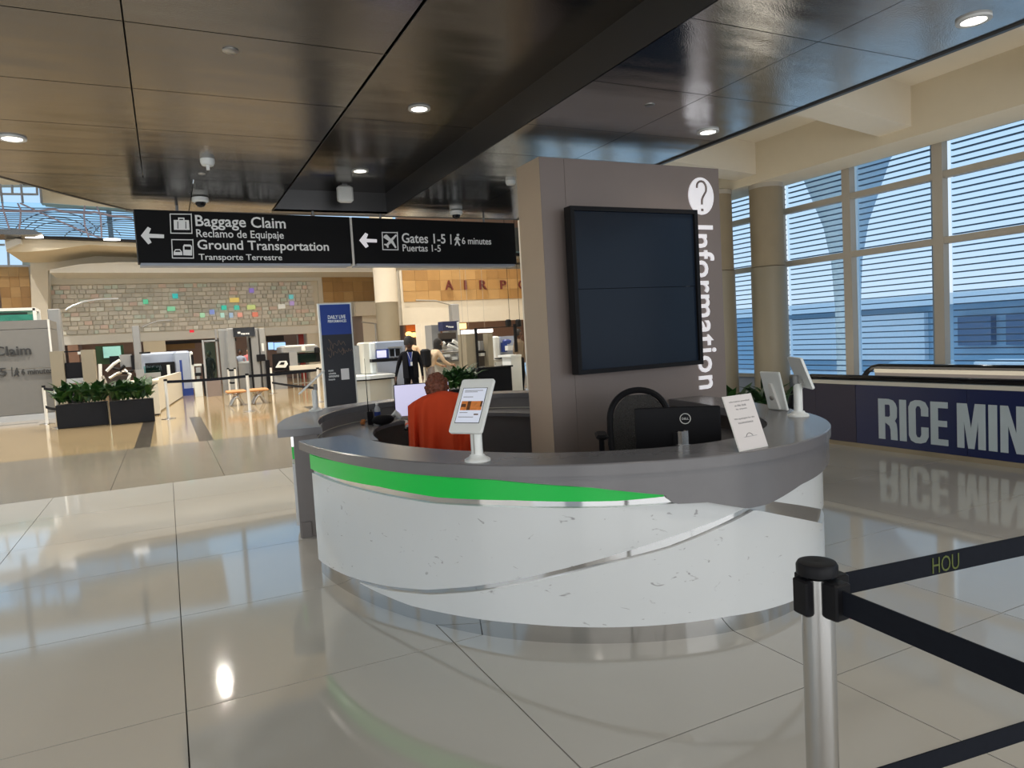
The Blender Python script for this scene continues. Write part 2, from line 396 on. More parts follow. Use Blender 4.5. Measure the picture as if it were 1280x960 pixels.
# coffered roof between the canopy and the window wall
CB = holder('trim_1')
G().box(4.0, 9.6, -7, 11.4, 4.42, 4.55).obj('coffer_ceiling', m_cream, CB)
G().box(8.72, 9.42, -7, 11.2, 3.79, 4.42).obj('long_beam', m_creamy, CB)
G().box(9.42, 9.6, -7, 11.2, 3.86, 4.42).obj('edge_beam', m_cream, CB)
for yc in (-1.2, 1.3, 3.75, 6.13, 8.75):
    dx = 4.4; dy = -.2*dx
    G().prism([(8.74, yc-.23, 3.92), (8.74, yc+.23, 3.92), (8.74-dx, yc+.23+dy, 3.92), (8.74-dx, yc-.23+dy, 3.92)], (0, 0, .5)).obj('cross_beam', m_cream, CB)
G().box(4.36, 4.5, -7, YE, 3.42, 4.42).obj('bulkhead', m_cream, CB)

# ================================================================== SETTING: window wall at the right
WX = 9.5
G().box(WX, WX+.25, -7, 11.2, -.05, .60).obj('wall_right', m_mullb)['kind'] = 'structure'
yb = [11.2, 10.3, 8.72, 7.38, 5.97, 4.56, 3.15, 1.74, .33, -1.1, -2.5]
for k, (y1, y0) in enumerate(zip(yb[:-1], yb[1:])):
    W = holder('window_%d' % (k+1), (WX, (y0+y1)/2, .6))
    G().box(WX+.03, WX+.045, y0+.06, y1-.06, .62, 2.46).obj('pane', m_glass, W)
    G().box(WX+.03, WX+.045, y0+.06, y1-.06, 2.54, 3.32).obj('pane', m_glass, W)
    G().box(WX+.03, WX+.045, y0+.06, y1-.06, 3.42, 3.86).obj('pane', m_glass, W)
    G().box(WX-.06, WX+.06, y0+.0, y0+.14, .60, 3.9).obj('mullion', m_mull, W)
    for z0, z1 in ((.58, .64), (2.46, 2.55), (3.33, 3.42)):
        G().box(WX-.05, WX+.05, y0+.14, y1, z0, z1).obj('transom', m_mull, W)
    G().box(WX+.08, WX+.12, y0+.14, y0+.25, .62, 3.86).obj('side_fin', m_mullb, W)
    g = G()
    for i in range(38):
        z = .70+i*.0855
        g.box(WX+.14, WX+.19, y0+.1, y1-.0, z, z+.016)
    stuff(g.obj('louver_blades', m_louv, W))
G().box(WX-.02, WX+.25, -7, 11.2, 3.86, 3.95).obj('trim_2', m_mull)['kind'] = 'structure'
# glazed end wall behind the pillar, and the hall's long side wall running away from it
EW = holder('window_20', (7.6, 11.2, 0))
G().box(5.8, 9.6, 11.2, 11.35, -.1, .60).obj('sill_wall', m_mullb, EW); G().box(5.8, 9.6, 11.2, 11.35, 3.86, 4.55).obj('head_wall', m_cream, EW)
for k in range(4):
    x0 = 5.8+k*.925
    G().box(x0, x0+.12, 11.15, 11.28, .6, 3.88).obj('mullion', m_mull, EW)
    G().box(x0+.12, x0+.925, 11.22, 11.235, .62, 3.86).obj('pane', m_glass, EW)
    g = G()
    for i in range(38): g.box(x0+.1, x0+.925, 11.33, 11.38, .70+i*.0855, .716+i*.0855)
    stuff(g.obj('louver_blades', m_louv, EW))
struct(G().prism([(6.1, 11.40, -.1), (6.4, 11.40, -.1), (21.9, 42, -.1), (21.6, 42, -.1)], (0, 0, 11.6)).obj('wall_side', m_cream))
# outside: apron, concourse, tower
struct(G().box(9.8, 160, -60, 160, -4.2, -4.0).obj('ground_apron', m_out))
b = thing('concourse_building', 'white flat-roofed concourse seen outside through the louvered window', 'building', (70, 50, -4))
G().box(62, 90, 20, 74, 2.2, 3.2).obj('roof', m_outw, b)
G().box(64, 88, 22, 72, -4, 2.2).obj('wall', m_outb, b)
G().box(63.4, 64, 42, 60, -2.8, 1.7).obj('white_bay', m_outw, b)
for k in range(4): G().box(63.2, 64, 24+k*4, 26.8+k*4, -1.5, 1).obj('window', m_louv, b)
tw = thing('funnel_tower', 'shaded funnel-shaped tower rising outside behind the louvers', 'tower', (27.2, 21.5, -4))
G().lathe([(.5, -4), (.52, 2), (.62, 4), (.9, 5.6), (1.8, 8.2), (3.6, 10.6), (5, 12)], 32, Matrix.Translation((27.2, 21.5, 0))).obj('shaft', m_outc, tw, smooth=True)
for k, (x, y, c, l) in enumerate([(44, 21, m_gblue, 'blue baggage container standing outside on the apron'), (46, 25.5, m_outw, 'white service truck parked outside on the apron'), (45, 30.5, m_outb, 'grey service van parked outside on the apron')]):
    t = thing('service_vehicle', l, 'vehicle', (x, y, -4), None)
    G().bbox(x-1.2, x+1.2, y-2, y+1.1, -3.5, -1.6, .08).obj('body', c, t)
    G().bbox(x-1.1, x+1.1, y+1.12, y+2, -3.5, -2.3, .15).obj('cab', m_outw, t)
    for a in (-1.3, 1.3):
        for s_ in (-1, 1):
            G().lathe([(.42, -.12), (.42, .12)], 16, Matrix.Translation((x+s_*1.1, y+a, -3.57)) @ Matrix.Rotation(math.pi/2, 4, 'Y')).obj('wheel', m_black, t)

# round columns by the windows
for k, (cx, cy, lab) in enumerate([(9.02, 8.62, 'round concrete column nearer the window, right of the pair'), (8.55, 9.28, 'round concrete column left of the pair beside the window wall')]):
    t = thing('concrete_column', lab, 'column', (cx, cy, 0))
    G().cyl((cx, cy), .262, 2.46, 3.80, 36).obj('upper_shaft', m_conc, t, smooth=True)
    G().cyl((cx, cy), .275, 0, 2.45, 36).obj('lower_sleeve', m_concl, t, smooth=True)
    G().cyl((cx, cy), .268, 3.72, 3.79, 36).obj('collar', m_mull, t, smooth=True)

# ================================================================== INFORMATION DESK
def catmull(P_, n=24):
    P_ = [Vector((*p, 0)) for p in P_]; P_ = [2*P_[0]-P_[1]]+P_+[2*P_[-1]-P_[-2]]; out = []
    for i in range(1, len(P_)-2):
        for k in range(n):
            t = k/n; a, b, c, d = P_[i-1:i+3]
            out.append(.5*((2*b)+(c-a)*t+(2*a-5*b+4*c-d)*t*t+(3*b-a-3*c+d)*t**3))
    out.append(P_[-2]); return out
def smoothc(pts, it=30):
    for _ in range(it):
        q = pts[:]
        for i in range(1, len(pts)-1): q[i] = (pts[i-1]+pts[i]*2+pts[i+1])/4
        pts = q
    return pts
def resample(pts, step):
    L = [0]
    for a, b in zip(pts[:-1], pts[1:]): L.append(L[-1]+(b-a).length)
    n = int(L[-1]/step)+1; out = []; i = 0
    for k in range(n+1):
        s = L[-1]*k/n
        while i < len(L)-2 and L[i+1] < s: i += 1
        f = (s-L[i])/max(1e-9, L[i+1]-L[i]); out.append(pts[i].lerp(pts[i+1], f))
    return out
def normals(pts, sgn=1):
    out = []
    for i in range(len(pts)):
        d = (pts[min(i+1, len(pts)-1)]-pts[max(i-1, 0)]).normalized(); out.append(Vector((-d.y, d.x, 0))*sgn)   # left of travel = inward
    return out
FO = resample(smoothc(catmull([(.775, 5.0), (.80, 4.7), (.86, 4.35), (.97, 3.97), (1.15, 3.57), (1.40, 3.19), (1.72, 2.90), (2.13, 2.68), (2.6, 2.58), (3.08, 2.66), (3.5, 2.90), (3.80, 3.24), (4.02, 3.70), (4.18, 4.2), (4.29, 4.6), (4.34, 4.985)])), .03)
FN = normals(FO)
SS = [0]
for a, b_ in zip(FO[:-1], FO[1:]): SS.append(SS[-1]+(b_-a).length)
def ribbon(g, i0, i1, off0, off1, zb, zt, C=None, N=None):
    """solid following curve C between offsets; zb, zt numbers or functions of arc index"""
    C = C or FO; N = N or FN; R = []
    for i in range(i0, i1+1):
        a = zb(i) if callable(zb) else zb; b = zt(i) if callable(zt) else zt
        o = C[i]+N[i]*off0; q = C[i]+N[i]*off1
        R.append([Vector((o.x, o.y, a)), Vector((q.x, q.y, a)), Vector((q.x, q.y, b)), Vector((o.x, o.y, b))])
    return g.loft(R)
def hit(px, py, off):
    d = ray(px, py); best = None
    pts = [FO[i]+FN[i]*off for i in range(len(FO))]
    for i in range(len(pts)-1):
        a, b = pts[i], pts[i+1]; e = b-a
        den = d.x*e.y-d.y*e.x
        if abs(den) < 1e-9: continue
        t = (a.x*e.y-a.y*e.x)/den; u = (a.x*d.y-a.y*d.x)/den
        if 0 <= u <= 1 and t > 0 and (best is None or t < best[0]): best = (t, i+u, CH+d.z*t)
    return best[1:] if best else None
def prof(pts, off, ext=None):
    q = [h for h in (hit(a, b, off) for a, b in pts) if h]
    q.sort()
    if ext is not None: q.append((len(FO)-1+.01, ext if ext != 'same' else q[-1][1]))
    def f(i):
        if i <= q[0][0]: return q[0][1]
        for (a, za), (b, zb_) in zip(q[:-1], q[1:]):
            if a <= i <= b: return za+(zb_-za)*(i-a)/max(1e-9, b-a)
        return q[-1][1]
    f.q = q
    return f
NF = len(FO)-1
TOPZ, SLB = .92, .862
desk = thing('information_desk', 'curved grey and white marble information desk with green light strip, front section', 'desk', (2.5, 3.0, 0))
g = G()
R = []
for i in range(NF+1):
    o = FO[i]; n_ = FN[i]
    R.append([Vector(((o+n_*a).x, (o+n_*a).y, z)) for a, z in ((.0, SLB), (.36, SLB), (.36, TOPZ-.004), (.356, TOPZ), (.006, TOPZ), (0, TOPZ-.006))])
g.loft(R).obj('countertop', m_grey, desk, smooth=True)
i0 = 3
fl = prof([(398, 569), (436, 579), (511, 591), (620, 598.5), (738, 608), (833.6, 618), (840, 629), (883, 627), (932, 635), (958, 629), (997.5, 605), (1026, 587), (1040, 556)], .03, SLB-.02)
ribbon(G(), i0, NF-2, .012, .06, lambda i: min(fl(i), SLB-.001), SLB).obj('fascia', m_grey, desk, smooth=True)
ribbon(G(), i0, NF-2, .068, .12, .0, .80).obj('steel_backing', m_chrome, desk, smooth=True)
ribbon(G(), i0, NF-2, .12, .30, .0, SLB).obj('body', m_brown, desk, smooth=True)
ribbon(G(), i0, NF-2, .085, .1, .8, SLB).obj('steel_backing', m_chrome, desk, smooth=True)
gt = prof([(396, 571), (436, 579.5), (511, 592), (620, 600), (738, 609.5), (833.6, 619)], .05)
gb = prof([(396, 589), (474, 608), (549, 621.6), (640, 625), (771, 626), (833.6, 620)], .05)
ig = int(gb.q[-1][0])
ribbon(G(), i0, ig, .045, .08, gb, lambda i: max(gt(i), gb(i)+.002)).obj('green_light', m_green, desk, smooth=True)
# marble panels
At = prof([(397, 594), (455, 613), (500, 622.5), (539, 629), (620, 633), (700, 635), (771, 634), (850, 628.5), (883, 626.3), (932, 634)], .055)
Ab = prof([(404, 703.5), (433, 719), (486, 732.7), (534, 737), (592.5, 732.7), (656, 722), (752, 698), (837, 671.6), (932, 634.5)], .055)
iA = int(At.q[-1][0])
def edge(g, i0_, i1_, zb, zt): return ribbon(g, i0_, i1_, .052, .09, zb, lambda i: max(zt(i), zb(i)+.002))
edge(G(), i0, iA, Ab, At).obj('marble_panel', m_marble, desk, smooth=True)
Bt = prof([(449, 727), (486, 738), (539, 743.3), (592, 739.6), (656, 729), (752, 706), (837, 685), (943, 637), (1000, 648.5), (1027, 654.5)], .055, 'same')
Bb = prof([(449, 728), (513, 756.6), (592, 772.5), (656, 779.4), (752, 784), (858, 778), (911, 770), (996, 748.6)], .055, 'same')
iB = int(Bb.q[0][0])+1
edge(G(), iB, NF-2, Bb, Bt).obj('marble_panel', m_marble, desk, smooth=True)
Cb = prof([(962, 626), (1000, 631.5), (1027, 636.5)], .055, 'same')
iC = int(Cb.q[0][0])
edge(G(), iC, NF-2, Cb, lambda i: SLB-.01).obj('marble_panel', m_marble, desk, smooth=True)
ribbon(G(), 40, NF-2, .30, .78, .715, .75).obj('worktop', m_grey, desk, smooth=True)
G().box(.90, 1.10, 4.93, 4.98, 0, .86).obj('end_panel', m_brown, desk)

# back section of the desk
BO = resample(smoothc(catmull([(.74, 5.78), (.82, 6.35), (1.0, 6.9), (1.28, 7.35), (1.7, 7.70), (2.25, 7.88), (2.9, 7.86), (3.45, 7.62), (3.86, 7.16), (4.12, 6.6), (4.28, 6.0), (4.35, 5.42)])), .04)
BN = [-n_ for n_ in normals(BO)]
NB = len(BO)-1
bd = thing('information_desk', 'rear section of the curved information desk with lower work surface', 'desk', (2.4, 7.4, 0))
g = G(); R = []
for i in range(NB+1):
    o = BO[i]; n_ = BN[i]
    R.append([Vector(((o+n_*a).x, (o+n_*a).y, z)) for a, z in ((.34, SLB), (.0, SLB), (0, TOPZ-.006), (.006, TOPZ), (.334, TOPZ), (.34, TOPZ-.006))])
g.loft(R).obj('countertop', m_grey, bd, smooth=True)
ribbon(G(), 4, NB-1, .12, .31, .0, SLB, BO, BN).obj('wall', m_greyl, bd, smooth=True)
ribbon(G(), 7, NB-1, .10, .12, .08, .60, BO, BN).obj('marble_panel', m_marble, bd, smooth=True)
ribbon(G(), 7, NB-1, .105, .12, .64, .74, BO, BN).obj('green_light', m_green, bd, smooth=True)
ribbon(G(), 4, NB-1, .10, .12, .76, SLB, BO, BN).obj('steel_strip', m_chrome, bd, smooth=True)
ribbon(G(), 3, NB-1, .312, .80, .715, .752, BO, BN).obj('worktop', m_grey, bd, smooth=True)
ribbon(G(), 3, NB-1, .305, .316, .752, .757, BO, BN).obj('edge_bead', m_offw, bd, smooth=True)
ribbon(G(), 5, 12, .316, .60, 0, .714, BO, BN).obj('cabinet', m_brown, bd)
ribbon(G(), NB-32, NB-1, .316, .55, 0, .714, BO, BN).obj('cabinet', m_brown, bd)
G().box(.885, .965, 5.90, 5.915, 0, .13).obj('access_cover', m_greyl, bd)
q = BO[26]+BN[26]*.31; d_ = BN[26]; M_ = Matrix.Translation((q.x, q.y, .80)) @ Matrix(((d_.y, d_.x, 0, 0), (-d_.x, d_.y, 0, 0), (0, 0, 1, 0), (0, 0, 0, 1)))
ou = G().box(-.035, .035, 0, .008, -.055, .055, M_).obj('outlet_plate', m_wpaint, bd)
G().box(-.018, .018, .008, .010, .01, .035, M_).box(-.018, .018, .008, .010, -.035, -.01, M_).obj('socket', m_steelg, ou)

# information pillar
PX0, PX1, PY0, PY1, PZ = 2.79, 4.655, 5.0, 5.40, 2.97
pl = thing('information_pillar', 'tall taupe pillar lettered Information with a question mark badge', 'pillar', (3.72, 5.2, 0))
G().box(PX0+.01, PX1, PY0+.01, PY1, 0, PZ).obj('core', m_pillarw, pl)
seam = [PX0, 3.02, 4.655]
for a, b_ in zip(seam[:-1], seam[1:]):
    G().box(a+.0015, b_-.0015, PY0, PY0+.01, 0, PZ).obj('front_panel', m_pillar, pl)
G().box(PX0, PX0+.01, PY0+.004, PY1, 0, PZ).obj('side_panel', m_pillarw, pl)
g = G().lathe([(.118, 0), (.118, .010)], 48, Matrix.Translation((4.435, PY0, 2.715)) @ Matrix.Rotation(math.pi/2, 4, 'X') @ Matrix.Diagonal((1.22, 1.40, 1, 1)))
bg = g.obj('question_badge', m_letter, pl)
cx, cz = 4.435, 2.715
qp = [(-.052, .07), (-.045, .105), (-.015, .128), (.025, .125), (.052, .09), (.052, .045), (.028, .01), (.004, -.03), (.0, -.075)]
qs = catmull([(a, b) for a, b in qp], 6)
G().tube([(cx+p.x, PY0-.012, cz+p.y) for p in qs], .010, 8).box(cx-.01, cx+.012, PY0-.018, PY0-.010, cz-.135, cz-.113).obj('question_mark', m_pillar, bg)
g = G()
text(g, 'Information', (4.325, PY0, 2.455), (0, 0, -1), (1, 0, 0), 1.48, .232, .012, .018, 1.06)
g.obj('lettering', m_letter, pl)

# display on the pillar
MX0, MX1, MZ0, MZ1 = 2.95, 4.235, 1.215, 2.555
mo = thing('wall_display', 'large black video display mounted on the information pillar', 'display', (3.6, 4.95, MZ0))
G().box(MX0+.08, MX1-.08, 4.92, 5.0, MZ0+.08, MZ1-.08).obj('mount', m_black, mo)
g = G(); b = .035
g.box(MX0, MX1, 4.82, 4.92, MZ0, MZ0+b).box(MX0, MX1, 4.82, 4.92, MZ1-b, MZ1).box(MX0, MX0+b, 4.82, 4.92, MZ0+b, MZ1-b).box(MX1-b, MX1, 4.82, 4.92, MZ0+b, MZ1-b)
g.obj('frame', m_black, mo)
mid = 1.90
G().box(MX0+b, MX1-b, 4.845, 4.9, mid+.002, MZ1-b).obj('screen', m_screen, mo)
G().box(MX0+b, MX1-b, 4.845, 4.9, MZ0+b, mid-.002).obj('screen', m_screen, mo)

# ================================================================== HANGING SIGNS
def frame_of(x0, y0, x1, y1):
    d = Vector((x1-x0, y1-y0, 0)).normalized(); return d, Vector((d.y, -d.x, 0))
SD = Vector((4.38, .34, 0)).normalized(); SN = Vector((SD.y, -SD.x, 0)); S0 = Vector((-.165, 7.98, 0))
def son(px, py):                           # point on the sign face
    d = ray(px, py); t = S0.dot(SN)/(d.dot(SN)) if True else 0
    return Vector((d.x*t, d.y*t, CH+d.z*t))
def sface(s, z, off=.0): return S0+SD*s+Vector((0, 0, z))+SN*off
def sbox(g, s0, s1, z0, z1, o0, o1):
    p = [S0+SD*s+SN*o+Vector((0, 0, z)) for z in (z0, z1) for o in (o1, o0) for s in (s0, s1)]
    return g.add(p, [(0, 2, 3, 1), (4, 5, 7, 6), (0, 1, 5, 4), (2, 6, 7, 3), (0, 4, 6, 2), (1, 3, 7, 5)])
def sposts(s0, s1, parent):
    for s in (s0, s1): G().tube([sface(s, 3.0, -.09), sface(s, 3.099, -.09)], .015, 8).obj('hanger', m_steelg, parent)
def stext(g, s, x0, yb, x1, yt, bold=.0):
    a = son(x0, yb); b = son(x1, yb-(x1-x0)*(-.012)); t = son((x0+x1)/2, yt)
    text(g, s, a+SN*.001, SD, (0, 0, 1), (b-a).length, son(x0, yt).z-a.z, .003, bold)
def spoly(g, pts, e=.004):
    return g.prism([son(a, b)+SN*.001 for a, b in pts], SN*e)
def sarrow(g, x0, x1, yc0, yc1, h, w_):
    m = [(x0, yc0), (x0+h*.78, yc0-h), (x0+h*.78+w_*.9, yc0-h+w_*.5), (x0+w_*2.2, yc0-w_*.55+.2), (x1, yc1-w_*.5), (x1, yc1+w_*.5), (x0+w_*2.2, yc0+w_*.6), (x0+h*.85+w_*.9, yc0+h-w_*.5), (x0+h*.85, yc0+h)]
    return spoly(g, m)
def sframe(g, x0, y0, x1, y1, w_=1.1):
    for q in (((x0, y0), (x1, y0+.3), (x1, y0+.3+w_), (x0, y0+w_)), ((x0+1, y1-w_), (x1+1, y1-w_+.3), (x1+1, y1+.3), (x0+1, y1)), ((x0, y0), (x0+w_, y0), (x0+w_+1, y1), (x0+1, y1)), ((x1-w_, y0), (x1, y0), (x1+1, y1), (x1+1-w_, y1))):
        spoly(g, q, .003)
s1 = thing('hanging_sign', 'black hanging sign reading Baggage Claim and Ground Transportation with left arrow', 'sign', tuple(sface(1.1, 3.03)), 'hanging wayfinding signs')
sbox(G(), 0, 2.19, 2.50, 3.03, -.16, 0).obj('sign_box', m_sign, s1)
sbox(G(), .02, 2.17, 2.475, 2.50, -.20, -.0).obj('bottom_trim', m_mullb, s1)
sposts(.4, 1.8, s1)
g = G(); sarrow(g, 176, 205, 294.5, 295.5, 11, 4.6); g.obj('arrow', m_lettero, s1)
g = G(); sframe(g, 212, 267, 239.5, 292); spoly(g, [(217, 275), (236, 275.3), (237, 287.5), (217.5, 287.3)]); spoly(g, [(222.5, 272), (230.5, 272.2), (230.6, 275), (229, 275), (229, 273.6), (224, 273.5), (224, 275), (222.6, 275)]); g.obj('suitcase_icon', m_lettero, s1)
g = G(); sframe(g, 214, 299, 241.5, 323)
spoly(g, [(217, 315), (219, 311.5), (225, 311.5), (227.5, 315), (228, 319), (217, 319)]); spoly(g, [(228.7, 308), (230, 305.6), (238, 305.8), (240, 308), (240, 319.5), (229, 319)])
g.obj('taxi_bus_icon', m_lettero, s1)
for q_ in ([(230.4, 308.2), (238.2, 308.4), (238.4, 312.4), (230.6, 312.2)], [(219.6, 313), (224.6, 313), (225.8, 315), (218.6, 315)], [(221.6, 277), (222.6, 277), (222.8, 286), (221.8, 286)], [(231.6, 277), (232.6, 277), (232.8, 286), (231.8, 286)]): spoly(G(), q_, .006).obj('icon_detail', m_sign, s1)
g = G()
stext(g, 'Baggage Claim', 245, 287, 357.5, 268.6, .018)
stext(g, 'Reclamo de Equipaje', 246, 299.5, 355, 286.5, .008)
stext(g, 'Ground Transportation', 247.5, 315.5, 411.5, 299.5, .018)
stext(g, 'Transporte Terrestre', 249, 327.3, 353, 317.3, .008)
g.obj('lettering', m_lettero, s1)
s2 = thing('hanging_sign', 'black hanging sign reading Gates 1-5 with plane symbol, beside the pillar', 'sign', tuple(sface(3.3, 3.03)), 'hanging wayfinding signs')
sbox(G(), 2.225, 4.40, 2.50, 3.03, -.16, 0).obj('sign_box', m_sign, s2)
sbox(G(), 2.245, 4.38, 2.475, 2.50, -.20, -.0).obj('bottom_trim', m_mullb, s2)
sbox(G(), 2.195, 2.222, 2.48, 3.03, -.15, -.01).obj('joint_strip', m_wpaint, s2)
sposts(2.6, 4.0, s2)
g = G(); sarrow(g, 449, 471, 300.5, 301.2, 9.5, 4); g.obj('arrow', m_letter, s2)
g = G(); sframe(g, 477, 290, 497, 312.6)
spoly(g, [(480.5, 294), (483, 293), (488.5, 298.5), (494.5, 293), (496, 294.3), (491, 300.5), (495.5, 309.5), (494, 310.3), (489, 303.5), (485.5, 306.5), (485.6, 309.6), (484.3, 310), (482.8, 307.2), (480, 306), (480.3, 304.8), (483.2, 304.8), (486, 301.5), (479, 296.8)]); g.obj('plane_icon', m_lettero, s2)
g = G(); stext(g, 'Gates 1-5', 502.5, 303.6, 557, 291.2, .02); stext(g, 'Puertas 1-5', 503.5, 314.2, 551, 305.4, .008)
spoly(G(), [(562.6, 293), (563.8, 293), (564.2, 305.5), (563, 305.5)]).obj('divider_bar', m_lettero, s2); stext(g, '6 minutes', 577.5, 305.2, 614, 296.6, .01); g.obj('lettering', m_lettero, s2)
g = G(); spoly(g, [(570.5, 293), (572.5, 292), (574, 293.5), (573, 295.3), (571, 295)])
spoly(g, [(569.8, 296), (573, 296), (573.5, 298), (575.6, 299.5), (575, 300.6), (573, 299.6), (572.8, 301.5), (575.3, 307), (573.8, 307.4), (571.3, 303), (569.5, 307), (568, 306.6), (570, 301.5), (570, 298.6), (569, 300.6), (567.7, 300)]); g.obj('walker_icon', m_lettero, s2)

# ================================================================== CEILING FITTINGS
def downlight(p, r, lab, power=18):
    t = thing('downlight', lab, 'ceiling light', tuple(p), 'recessed downlights in the canopy')
    T = Matrix.Translation(p)
    G().lathe([(r, -.0), (r, -.012), (r*.72, -.012), (r*.70, -.0)], 32, T).obj('trim_ring', m_lampw, t, smooth=True)
    G().lathe([(r*.69, -.004), (r*.69, -.008)], 32, T).obj('diffuser', m_lamp, t)
    l = bpy.data.lights.new('downlight_lamp', 'SPOT'); l.energy = power; l.spot_size = 2.4; l.spot_blend = 1; l.color = (1, .9, .76); l.shadow_soft_size = .08
    o = bpy.data.objects.new('downlight_lamp', l); COL.objects.link(o); o.parent = t; o.location = (0, 0, -.03)
for q, z, lab in [((15, 172), CZ, 'round downlight at the far left of the bronze canopy'), ((524, 135), RZ, 'larger round downlight in the canopy recess, nearer the camera'),
                  ((450, 213), RZ, 'round downlight in the recess above the gates sign'), ((885, 164), CZ, 'downlight near the canopy edge above the pillar display'), ((1217, 24), CZ, 'downlight near the canopy edge at the top right corner')]:
    downlight(az(*q, z), .085, lab)
def dome(p, lab):
    t = thing('dome_camera', lab, 'security camera', tuple(p), 'dome cameras above the hanging signs'); T = Matrix.Translation(p)
    G().lathe([(.05, 0), (.075, -.01), (.078, -.045), (.062, -.055)], 24, T).obj('housing', m_white, t, smooth=True)
    G().lathe([(.05, -.05), (.047, -.075), (.03, -.095), (.002, -.102)], 20, T).obj('dome', m_blackg, t, smooth=True)
dome(az(250, 246, CZ), 'white dome camera above the Baggage Claim sign'); dome(az(570, 263, CZ), 'white dome camera above the Gates 1-5 sign')
def puck(q, z, r, h, lab, cat, name, m=None):
    p = az(*q, z); t = thing(name, lab, cat, tuple(p)); T = Matrix.Translation(p)
    G().lathe([(r, 0), (r, -h*.5), (r*.8, -h)], 20, T).obj('body', m or m_white, t, smooth=True)
    return t, T
t, T = puck((259, 199), CZ, .055, .05, 'small white square detector on the bronze canopy', 'detector', 'smoke_detector')
G().box(-.012, .012, -.012, .012, -.085, -.05, T).obj('sensor', m_white, t)
t, T = puck((288, 63), CZ, .04, .008, 'flat round sprinkler cover on the bronze canopy', 'sprinkler', 'sprinkler_cover', m_alum)
t, T = puck((252, 217), CZ, .03, .006, 'tiny round sprinkler cover beyond the white detector', 'sprinkler', 'sprinkler_cover', m_alum)
t, T = puck((638, 226), CZ, .05, .04, 'small white detector beside the pillar top', 'detector', 'smoke_detector')
t, T = puck((812, 131), CZ, .035, .006, 'small round cover above the pillar display', 'sprinkler', 'sprinkler_cover', m_alum)
p = Vector((2.05, 8.0, RZ)); t = thing('wireless_access_point', 'white box unit hanging in the canopy recess end above the signs', 'device', tuple(p))
p = ay(431, 243, 7.9)
G().bbox(p.x-.085, p.x+.085, 7.84, 7.94, p.z-.09, p.z+.09, .02).obj('housing', m_white, t)
G().box(p.x-.03, p.x+.03, 7.88, 7.94, p.z+.085, RZ).obj('bracket', m_steelg, t)

# ================================================================== THINGS ON AND IN THE DESK
def outward(C, N, p):
    i = min(range(len(C)), key=lambda k: (C[k]-Vector((p.x, p.y, 0))).length); return -N[i]
def kiosk(p, n, lab, screen=True, tilt=33, H_=.155, W=.098):
    """tablet kiosk: local -Y is the way the screen faces"""
    rz = math.atan2(n.x, -n.y)
    t = thing('tablet_kiosk', lab, 'tablet stand', tuple(p), 'tablet kiosks on the desk', rz=rz)
    G().lathe([(.068, 0), (.068, .010), (.060, .016), (.045, .022), (.038, .034)], 28).obj('base', m_white, t, smooth=True)
    G().lathe([(.034, .03), (.032, .06), (.032, .20), (.028, .215)], 24, None, 1., .8).obj('post', m_white, t, smooth=True)
    G().box(-.004, .004, -.029, -.024, .04, .2).obj('seam', m_alum, t)
    TT = Matrix.Translation((0, -.015, .285)) @ Matrix.Rotation(math.radians(-tilt), 4, 'X')
    G().tube([(0, 0, .20), (0, .012, .225), (0, .012, .27)], [.022, .02, .02], 12).obj('neck', m_steelg, t, smooth=True)
    b = []
    for z in (.0, .016):
        s = 0 if z == 0 else -.004
        pts = []
        for cx_, cz_, a0 in ((W-.014, H_-.014, 0), (-W+.014, H_-.014, 90), (-W+.014, -H_+.014, 180), (W-.014, -H_+.014, 270)):
            for k in range(5):
                a = math.radians(a0+k*22.5); pts.append((cx_+(.014+s)*math.cos(a), -z, cz_+(.014+s)*math.sin(a)))
        b.append(pts)
    b = [b[0], [(x, -.012, z) for x, _, z in b[0]], b[1]]
    hd = G().loft(b, True, True, TT).obj('enclosure', m_white, t, smooth=True)
    G().lathe([(.012, 0), (.010, .004)], 14, TT @ Matrix.Translation((0, .0, -.06)) @ Matrix.Rotation(-math.pi/2, 4, 'X')).obj('lock', m_alum, hd)
    if screen:
        G().box(-W+.025, W-.025, -.0175, -.0165, -H_+.053, H_-.055, TT).obj('bezel', m_black, hd)
        sc_ = G().box(-W+.028, W-.028, -.0185, -.0175, -H_+.056, H_-.058, TT).obj('screen', m_tab, hd)
        if W > .12: return t
        g = G(); mo_ = [mat('picture_orange', (.6, .2, .05), .5, emit=.2, var=.6, scale=60), mat('picture_brown', (.12, .05, .02), .5, emit=.05, var=.6, scale=60)]
        g.box(-.060, .066, -.0192, -.0186, -.03, .022, TT); g.cur = 1; g.box(-.022, -.002, -.0195, -.0188, -.03, .022, TT).box(-.058, -.03, -.0195, -.0188, -.012, .006, TT).box(.055, .066, -.0195, -.0188, -.01, .022, TT); g.box(.03, .056, -.0192, -.0186, -.057, -.05, TT)
        g.obj('picture', mo_, hd)
        g = G()
        for z, x1 in ((.082, .05), (.074, .02), (.045, 0), (-.07, .03), (-.045, -.01)): g.box(-.058, x1, -.0190, -.0186, z, z+.003, TT)
        g.obj('print', m_ink, hd)
    return t
for q, C, N, z, lab in [((597, 576), FO, FN, .92, 'white tablet kiosk with lit screen on the front counter'), ((395, 513.5), BO, BN, .92, 'white tablet kiosk seen edge-on at the left end of rear counter'),
                  ((998, 520), FO, FN, .92, 'rightmost white tablet kiosk at the rounded end of the desk')]:
    p = az(*q, z); n = outward(C, N, p)
    if q[0] == 998: n = Vector((.85, -.53, 0)).normalized()
    if q[0] == 395: n = Vector((-.97, .25, 0)).normalized()
    kiosk(Vector((p.x, p.y, TOPZ)), n, lab, tilt={395: 50, 998: 20}.get(q[0], 33), H_={395: .168, 998: .108}.get(q[0], .155), W=.15 if q[0] == 998 else .098)
p = az(972, 512.5, TOPZ); n = Vector((.99, -.10, 0)).normalized()
